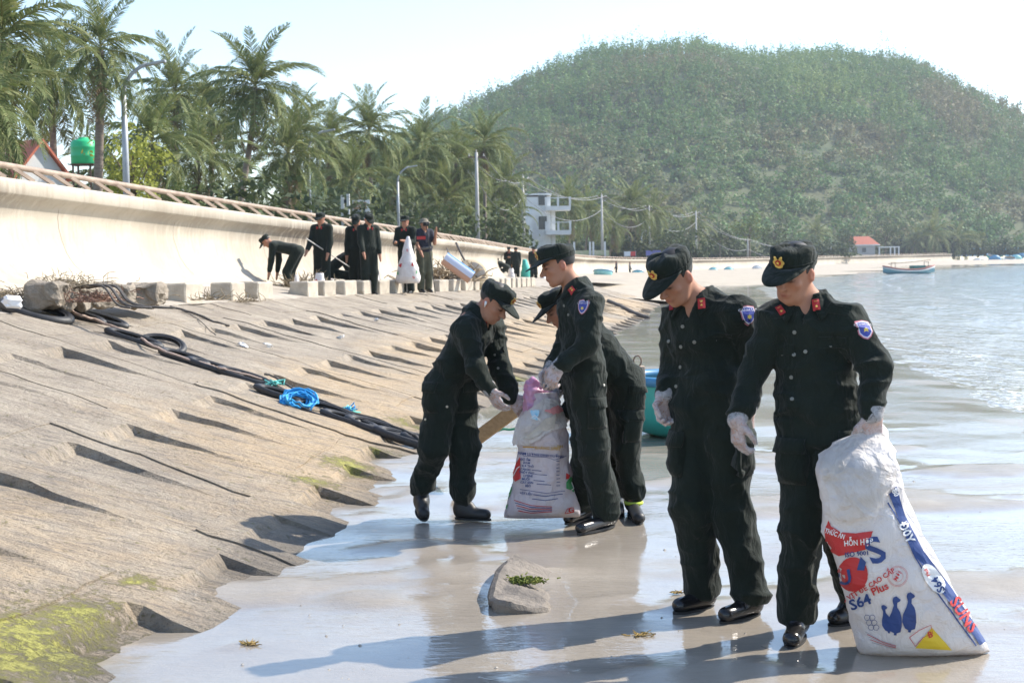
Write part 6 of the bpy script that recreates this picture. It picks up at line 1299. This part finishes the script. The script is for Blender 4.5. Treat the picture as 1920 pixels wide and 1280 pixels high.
def loft_sack(lv, d, nring=56, nq=44, seed=0, fold=.035, dent=.018):
    lv = np.array(sorted(lv, key=lambda r: -r[0]), float); py = np.linspace(lv[0, 0], lv[-1, 0], nring); k = lv[::-1]
    L, R, T = (np.interp(py, k[:, 0], k[:, j]) for j in (1, 2, 3))
    for A in (L, R, T):
        for _ in range(3): A[1:-1] = A[1:-1] * .5 + (A[:-2] + A[2:]) * .25
    DD = np.interp(py, k[:, 0], k[:, 4]) if lv.shape[1] > 4 else py * 0
    V = []; q = np.linspace(0, 2 * math.pi, nq, endpoint=False)
    for y, l, r_, t_, dd in zip(py, L, R, T, DD):
        c = at((l + r_) / 2, y, d + dd); a = (r_ - l) / 2 * (d + dd) / FPX; x = np.sign(np.cos(q)) * np.abs(np.cos(q)) ** .85 * a; yy = np.sign(np.sin(q)) * np.abs(np.sin(q)) ** .75 * t_
        V.append(np.stack([c.x + x, c.y + yy, np.full_like(q, c.z)], -1))
    V = np.array(V); cen = V.mean(1, keepdims=True); nrm = (V - cen); nrm[..., 2] = 0; nrm /= np.linalg.norm(nrm, axis=2, keepdims=True) + 1e-9
    sc = np.linalg.norm(V - cen, axis=2, keepdims=True); n1 = fbm(V * 9, seed, 3)[..., None]; n2 = vnoise(V * np.array([26, 26, 6]), seed + 3)[..., None]; hd_ = np.clip(sc / .05, 0, 1); fade = np.linspace(.15, 1, nring)[:, None, None] ** .5
    rg = ((1 - np.abs(vnoise(V * np.array([11, 11, 5]) + 3, seed + 11))) ** 4 - .2)[..., None]; V = V + nrm * (dent * n1 + fold * .25 * n2 + dent * .9 * rg) * hd_ * fade
    V = V.reshape(-1, 3); F = [(i * nq + j, i * nq + (j + 1) % nq, (i + 1) * nq + (j + 1) % nq, (i + 1) * nq + j) for i in range(nring - 1) for j in range(nq)]
    F2 = [(j, (j + 1) % nq, nq * nring) for j in range(nq)]
    return V, np.array(F), nq, nring
class Sack:
    def __init__(s, name, lv, d, label, m=None, cat='sack', group=None, **kw):
        V, F, nq, nr = loft_sack(lv, d, **kw); s.o0 = Vector((V[:, 0].mean(), V[:, 1].mean(), V[:, 2].min())); s.e = empty(name, s.o0, label=label, cat=cat, group=group)
        VV = np.vstack([V, V[:nq].mean(0, keepdims=True), V[-nq:].mean(0, keepdims=True)]); c0, c1 = len(V), len(V) + 1
        FF = list(map(tuple, F)) + [((j + 1) % nq, j, c0) for j in range(nq)] + [((nr - 1) * nq + j, (nr - 1) * nq + (j + 1) % nq, c1) for j in range(nq)]
        obj('woven_bag', mesh_np('woven_bag', VV - np.array(s.o0), FF, True), m or M_SACK, s.e); s.bvh = BVHTree.FromPolygons(VV.tolist(), FF)
        s.T = lambda x, y: (x, y); s.k = 0
    def lay(s, name, P2, F, ink, off=.0016, inkm=None):
        V, ok = [], []; off = off * 1.7 + .0015
        for x, y in P2:
            c, n = pick(s.bvh, *s.T(x, y)); ok.append(c is not None); V.append((c - Vector(ray(*s.T(x, y))).normalized() * .0005 + n * off - s.o0) if c is not None else Vector((0, 0, 0)))
        F = [f for f in F if all(ok[i] for i in f)]
        if not F: return None
        used = sorted({i for f in F for i in f}); mp = {u: i for i, u in enumerate(used)}
        return obj(name, mesh_np(name, [V[u] for u in used], [tuple(mp[i] for i in f) for f in F]), inkm or INK[ink], s.e)
    def text(s, t, x, y, size, rot, ink, bold=True, off=.0024, squeeze=1.0, name='lettering'):
        TV, TF = text_mesh(t, size, 1 if size > 24 else 0, bold=bold); c, n = math.cos(rot), math.sin(rot); return s.lay(name, [(x + (a * squeeze * c - b * n), y - (a * squeeze * n + b * c)) for a, b in TV], TF, ink, off)
    def poly(s, pts, ink, name='printed_shape', off=.0016, step=None, inkm=None):
        bm = bmesh.new(); f = bm.faces.new([bm.verts.new((x, y, 0)) for x, y in pts]); bmesh.ops.triangulate(bm, faces=[f])
        for _ in range(3):
            L = [e_ for e_ in bm.edges if e_.calc_length() > (step or 26) * .6]
            if not L: break
            bmesh.ops.subdivide_edges(bm, edges=L, cuts=1); bmesh.ops.triangulate(bm, faces=bm.faces[:])
        P = [(v.co.x, v.co.y) for v in bm.verts]; F = [tuple(v.index for v in f.verts) for f in bm.faces]; bm.free(); return s.lay(name, P, F, ink, off, inkm)
    def line(s, pts, w_, ink, name='printed_line', closed=False, off=.002):
        Q = []; P = list(pts) + ([pts[0]] if closed else [])
        for (x0, y0), (x1, y1) in zip(P, P[1:]):
            n = max(1, int(math.hypot(x1 - x0, y1 - y0) / 25)); Q += [(x0 + (x1 - x0) * k / n, y0 + (y1 - y0) * k / n) for k in range(n)]
        Q.append(P[-1]); V = []
        for i, (x, y) in enumerate(Q):
            a, b = Q[max(0, i - 1)], Q[min(len(Q) - 1, i + 1)]; dx, dy = b[0] - a[0], b[1] - a[1]; l = math.hypot(dx, dy) + 1e-9; V += [(x - dy / l * w_ / 2, y + dx / l * w_ / 2), (x + dy / l * w_ / 2, y - dx / l * w_ / 2)]
        return s.lay(name, V, [(2 * i, 2 * i + 1, 2 * i + 3, 2 * i + 2) for i in range(len(Q) - 1)], ink, off)
    def circ(s, x, y, r, ink, ry=None, n=28, name='printed_disc', off=.0016): return s.poly([(x + r * math.cos(q), y + (ry or r) * math.sin(q)) for q in np.linspace(0, 2 * math.pi, n + 1)[:-1]], ink, name, off)
# ---- the big printed sack at right
lv = [(1220, 1608, 1854, .07), (1212, 1604, 1852, .12), (1150, 1593, 1816, .155), (1100, 1580, 1785, .165), (1050, 1562, 1757, .165), (1000, 1549, 1730, .155), (950, 1541, 1706, .145), (905, 1536, 1687, .135, 0), (870, 1534, 1682, .12, .01), (845, 1545, 1675, .10, .035), (828, 1570, 1668, .08, .06), (814, 1605, 1664, .055, .085), (803, 1624, 1656, .034, .10), (792, 1630, 1652, .026, .11)]
lv = [tuple(r) + (0,) * (5 - len(r)) for r in lv]
sk = Sack('feed_sack', lv, 5.74, 'big white feed sack printed with blue ducks and red banner, held by the right man', seed=5); sk.T = lambda x, y: (1500 + x / 2.782, 780 + y / 2.782)
sk.poly([(150, 540), (165, 572), (215, 603), (290, 610), (380, 598), (356, 688), (300, 704), (205, 727), (172, 708), (140, 668), (132, 600)], 'red', 'printed_banner')
sk.text('THỨC ĂN', 186, 612, 25, -.34, 'white', squeeze=.68); sk.text('HỖN HỢP', 306, 656, 29, .08, 'white', squeeze=.85)
sk.text('ISO 9001', 300, 716, 25, .10, 'blue'); sk.circ(278, 822, 78, 'red', 90, name='printed_disc')
sk.text('S', 172, 812, 120, -.1, 'blue'); sk.text('U', 238, 842, 78, .2, 'blue', off=.003); sk.poly([(300, 800), (318, 728), (348, 760), (338, 802)], 'blue', off=.003); sk.text('S', 396, 704, 140, .42, 'blue')
sk.text('CHO VỊT ĐẺ CAO CẤP', 335, 898, 26, .56, 'red'); sk.text('S64', 318, 968, 56, .38, 'blue'); sk.text('Plus', 416, 897, 42, .42, 'red')
for r_ in (52, 46, 27): sk.line([(508 + r_ * math.cos(q), 832 + r_ * math.sin(q)) for q in np.linspace(0, 6.283, 33)[:-1]], 2.2, 'pink', 'stamp_ring', True)
sk.text('MỚI', 508, 832, 20, 1.0, 'red')
DUCK = [(.30, .90), (.16, .95), (.05, 1.0), (-.08, .97), (-.12, .88), (-.07, .75), (-.14, .60), (-.28, .42), (-.33, .22), (-.22, .05), (-.08, .0), (-.1, -.05), (.02, -.06), (.04, 0), (.2, .03), (.33, .2), (.33, .42), (.2, .58), (.08, .70), (.09, .82), (.2, .86)]
for cx, cy, hh, mir in ((452, 1120, 140, 1), (498, 1128, 192, 1), (572, 1112, 198, 1)):
    sk.poly([(cx + a * hh * .5 * (1.25 if a < .25 else 1) - (b - .4) * (34 if cx == 452 else 4), cy - b * hh) for a, b in DUCK], 'blue', 'printed_duck', step=30)
for i in range(6):
    hx, hy = 352 + 26 * (i % 2) + 10 * (i // 2) , 1046 + 26 * (i // 2); sk.line([(hx + 15 * math.cos(q), hy + 15 * math.sin(q)) for q in np.linspace(0, 6.283, 7)[:-1]], 2.5, 'blue', 'printed_line', True)
for k in range(5): sk.line([(345 + 8 * k, 1120 + 14 * k), (420 + 12 * k, 1165 + 9 * k), (500, 1190 + 4 * k)], 3, 'red' if k % 2 else 'grey', 'printed_line')
sk.poly([(600, 1205), (686, 1098), (790, 1216)], 'yellow', 'printed_triangle'); sk.text('B', 676, 1136, 34, .25, 'red', off=.003); sk.line([(570, 1150), (620, 1112), (680, 1085), (690, 1130), (640, 1150), (600, 1195)], 3, 'red', 'printed_line', True)
sk.poly([(462, 405), (500, 365), (545, 520), (640, 700), (790, 900), (965, 1175), (935, 1192), (750, 935), (600, 730), (505, 520)], 'blue', 'printed_band', step=34)
sk.line([(455, 450), (520, 560), (600, 735), (700, 900), (915, 1195)], 7, 'blue', 'printed_line'); sk.line([(548, 500), (640, 632)], 2, 'blue', 'printed_line')
c, s_ = math.cos(-1.0), math.sin(-1.0); sk.poly([(692 + 88 * math.cos(q) * .56 - 44 * math.sin(q) * .80, 846 + 88 * math.cos(q) * .83 + 44 * math.sin(q) * .52) for q in np.linspace(0, 6.283, 25)[:-1]], 'white', 'printed_oval', off=.003)
sk.text('S64', 716, 876, 42, 2.12, 'blue', off=.0042); sk.text('Plus', 655, 812, 18, 2.12, 'red', off=.0042); sk.text('SUNS', 845, 1035, 62, -.98, 'red', off=.0042); sk.text('Đ0Y', 548, 605, 46, -1.12, 'white', off=.0035); sk.text('80', 492, 398, 30, -1.1, 'white', off=.0035)
FL = [(112, 218), (150, 192), (215, 150), (300, 112), (360, 86), (408, 82), (446, 135), (482, 200), (490, 300), (478, 345), (440, 400), (425, 470), (385, 530), (345, 520), (322, 468), (318, 520), (250, 540), (180, 525), (170, 480), (160, 400), (130, 330)]
sk.poly(FL, None, 'turned_liner', .012, 24, M_LINER)
for k, (x0, y0, x1, y1) in enumerate(((130, 330, 320, 395), (150, 250, 300, 290), (250, 130, 380, 330), (330, 470, 450, 390), (420, 120, 470, 290))):
    P = [Vector((x0 + (x1 - x0) * u, y0 + (y1 - y0) * u + 14 * math.sin(u * 5 + k), 0)) for u in np.linspace(0, 1, 8)]; Q = []
    for p in P:
        c, n = pick(sk.bvh, *sk.T(p.x, p.y))
        if c is not None: Q.append(c + n * .012 - sk.o0)
    if len(Q) > 2: mb = MB(); mb.tube(Q, [.003] + [.008] * (len(Q) - 2) + [.003], 7); mb.build('liner_fold', M_LINER, sk.e, True)
# ---- the sack in the middle
lv = [(968, 944, 1089, .06), (962, 941, 1089, .12), (940, 951, 1083, .15), (896, 963, 1072, .15), (862, 972, 1064, .14), (831, 977, 1061, .13), (826, 968, 1062, .14), (798, 971, 1060, .13), (772, 984, 1052, .11), (752, 993, 1048, .09), (735, 1000, 1044, .06)]
s2 = Sack('feed_sack', lv, 8.72, 'white sack with table of blue print between the standing and the bending man', seed=9, dent=.02, m=m_sack('pink_tinged_sack', (.66, .57, .59), (.78, .73, .75), .3, .9)); s2.T = lambda x, y: (930 + x / 4.574, 700 + y / 4.574)
s2.text('HÀM LƯỢNG DINH DƯỠNG', 385, 698, 22, -.08, 'blue'); s2.line([(230, 690), (240, 705), (430, 715), (500, 740), (600, 705)], 4, 'blue')
for k, wd in enumerate(('ĐỘ ẨM', 'ĐẠM', 'XƠ THÔ', 'CANXI', 'PHỐT PHO', 'LYSINE', 'MUỐI', 'CÁT SẠN', 'BÉO')): s2.text(wd, 262 + (k % 3) * 10 - 6, 738 + 28 * k, 19, -.06, 'blue')
for k, (x, y, n_) in enumerate(((350, 825, 70), (385, 862, 90), (370, 915, 80), (410, 945, 100))): s2.line([(x - n_ * .6, y), (x + n_ * .6, y + 8)], 5, 'blue')
for k in range(8): s2.line([(515, 750 + 30 * k), (540 + 8 * (k > 4), 748 + 30 * k)], 5, 'blue')
s2.line([(210, 990), (300, 1005), (430, 1025), (590, 1005)], 4, 'blue'); s2.text('VẬT LIỆU', 260, 1028, 18, -.1, 'blue')
for k in range(2): s2.line([(320 - 10 * k, 1035 + 38 * k), (420, 1050 + 36 * k), (570 - 40 * k, 1030 + 40 * k)], 6, 'blue')
s2.text('KHÁNG SINH', 440, 640, 26, -.06, 'gold'); s2.text('LÂN', 535, 628, 26, .15, 'gold'); s2.line([(235, 628), (330, 630)], 12, 'gold')
s2.poly([(210, 712), (214, 900), (170, 925), (150, 905), (150, 850), (175, 770)], 'red'); s2.line([(155, 880), (190, 810), (210, 795)], 7, 'white', off=.003)
s2.poly([(600, 850), (632, 870), (620, 900), (596, 905)], 'red'); s2.poly([(600, 930), (640, 880), (680, 960), (690, 1040), (640, 1000), (600, 985)], 'green'); s2.line([(640, 930), (660, 985), (640, 1000)], 8, 'white', off=.003)
s2.poly([(120, 985), (145, 940), (140, 1000), (110, 1080)], 'green'); s2.poly([(80, 1130), (108, 1120), (95, 1165)], 'green')
for k in range(5): s2.line([(160 + 8 * k, 1085 + 22 * k), (300, 1130 + 15 * k), (480, 1140 + 10 * k)], 6, 'red' if k % 2 == 0 else 'blue')
s2.text('G', 640, 1170, 46, .3, 'red'); s2.line([(590, 1195), (610, 1155), (660, 1145), (665, 1185)], 5, 'red', closed=True)
s2.poly([(165, 605), (190, 480), (215, 400), (300, 330), (420, 220), (520, 240), (550, 330), (585, 460), (500, 480), (380, 560), (300, 610), (210, 600)], None, 'turned_mouth', .014, 30, M_LINER)
s2.poly([(240, 560), (430, 380), (490, 360), (480, 460), (330, 560)], None, 'mouth_shade_fold', .02, 30, mat('shaded_liner', (.50, .46, .40), (.40, .37, .33), .7, 20))  # darker liner patch, paints the shade of a fold in the mouth
s2.poly([(320, 350), (345, 330), (385, 335), (390, 365), (365, 400), (330, 405)], None, 'blue_label', .024, 30, mat('label_cyan', (.20, .50, .66), (.6, .7, .75), .4, 40)); s2.line([(320, 400), (355, 385), (385, 400)], 8, 'white', off=.028)
s2.poly([(430, 345), (500, 285), (530, 330), (470, 370)], 'pink', off=.024)
c = at(1001, 742, 8.72); e = empty('pink_plastic_bag', c, label='pink plastic bag poking out of the middle sack', cat='plastic bag'); Lp = [(ell_((0, 0, .02), (.055, .05, .085)), 0, False), (ell_((.07, .03, -.02), (.06, .05, .06)), .02, False), (ell_((-.02, .0, -.07), (.05, .05, .06)), .03, False)]
V, Q = fmesh(Lp, .008, 1); V = wrinkle(V, Q, .02, (28, 28, 22), 3); obj('film', mesh_np('film', V, Q, True), mat('pink_film', (.62, .30, .50), (.74, .45, .62), .35, 9, trans=.3), e)
# ---- sacks on the terrace
def tsack(lv, d, label, blots, m=None, grp='white sacks on the terrace', nm='feed_sack'):
    s = Sack(nm, lv, d, label, m, group=grp, nring=20, nq=20, seed=len(label), dent=.02 if d < 50 else .04); 
    for x, y, rx, ry, ink in blots: s.poly([(x + rx * .62 * math.cos(q) * (1 + .5 * math.sin(3 * q + x)), y + ry * .75 * math.sin(q) * (1 + .4 * math.cos(2 * q + y))) for q in np.linspace(0, 6.283, 11)[:-1]], ink, 'printed_spot', .012)
    return s
tsack([(531, 744, 786, .16), (526, 739, 790, .24), (505, 745, 786, .22), (485, 750, 777, .17), (465, 758, 772, .10), (452, 759, 769, .05), (443, 763, 767, .03)], 30.7, 'white sack with red and green spots hanging from the lifting man\'s hands', [(752, 498, 4, 5, 'red'), (773, 496, 3, 6, 'red'), (747, 512, 2.5, 4, 'green'), (780, 510, 2, 5, 'green'), (764, 470, 3, 4, 'pink'), (775, 520, 4, 3, 'pink')])
tsack([(556, 581, 600, .2), (545, 583, 606, .2), (530, 588, 610, .15), (512, 594, 604, .05)], 27.6, 'white sack with red blot on the kerb beside the pole holder', [(593, 530, 4, 7, 'red')])
tsack([(557, 549, 566, .15), (540, 551, 562, .14), (515, 553, 559, .05)], 27.0, 'narrow white sack behind the bent man', [(556, 545, 2, 4, 'blue')])
tsack([(532, 608, 628, .2), (520, 612, 627, .15), (508, 616, 622, .05)], 30.5, 'white sack behind the pole holder\'s legs', [(618, 522, 4, 4, 'red')])
tsack([(530, 648, 672, .2), (515, 650, 670, .18), (492, 656, 666, .05)], 30.3, 'white sack behind the close pair, left side', [(660, 520, 3, 5, 'pink')])
tsack([(530, 697, 714, .2), (515, 700, 711, .15), (498, 702, 706, .05)], 30.4, 'white sack right of the close pair', [])
tsack([(528, 907, 922, .2), (515, 911, 920, .15), (508, 914, 918, .05)], 66, 'white bag at the feet of the far group', [])
tsack([(529, 951, 966, .3), (515, 952, 965, .3), (503, 955, 962, .1)], 68, 'pale sack between the far pair\'s legs', [])
tsack([(532, 1012, 1026, .3), (515, 1014, 1024, .25), (503, 1017, 1021, .1)], 67, 'white sack right of the far group', [])
tsack([(526, 980, 990, .3), (518, 976, 994, .4), (505, 978, 995, .4), (494, 979, 989, .3), (486, 981, 987, .1)], 71, 'turquoise net bag held up in the far group', [], mat('net_teal', (.08, .48, .40), (.12, .58, .5), .7, 9, trans=.3), 'bags of the far group', 'net_bag')
# ================================================================== HAZE
m, t, p = nodes('haze_air'); t.nodes.remove(p); pv = t.nodes.new('ShaderNodeVolumePrincipled'); pv.inputs['Color'].default_value = (.80, .88, 1, 1); pv.inputs['Density'].default_value = .00024; pv.inputs['Anisotropy'].default_value = .2
t.links.new(pv.outputs[0], t.nodes['Material Output'].inputs['Volume'])
mb = MB(); mb.box((150, 420, 70), (2300, 1160, 144)); hz = mb.build('haze', m, kind='stuff', label='thin sea haze over the bay')
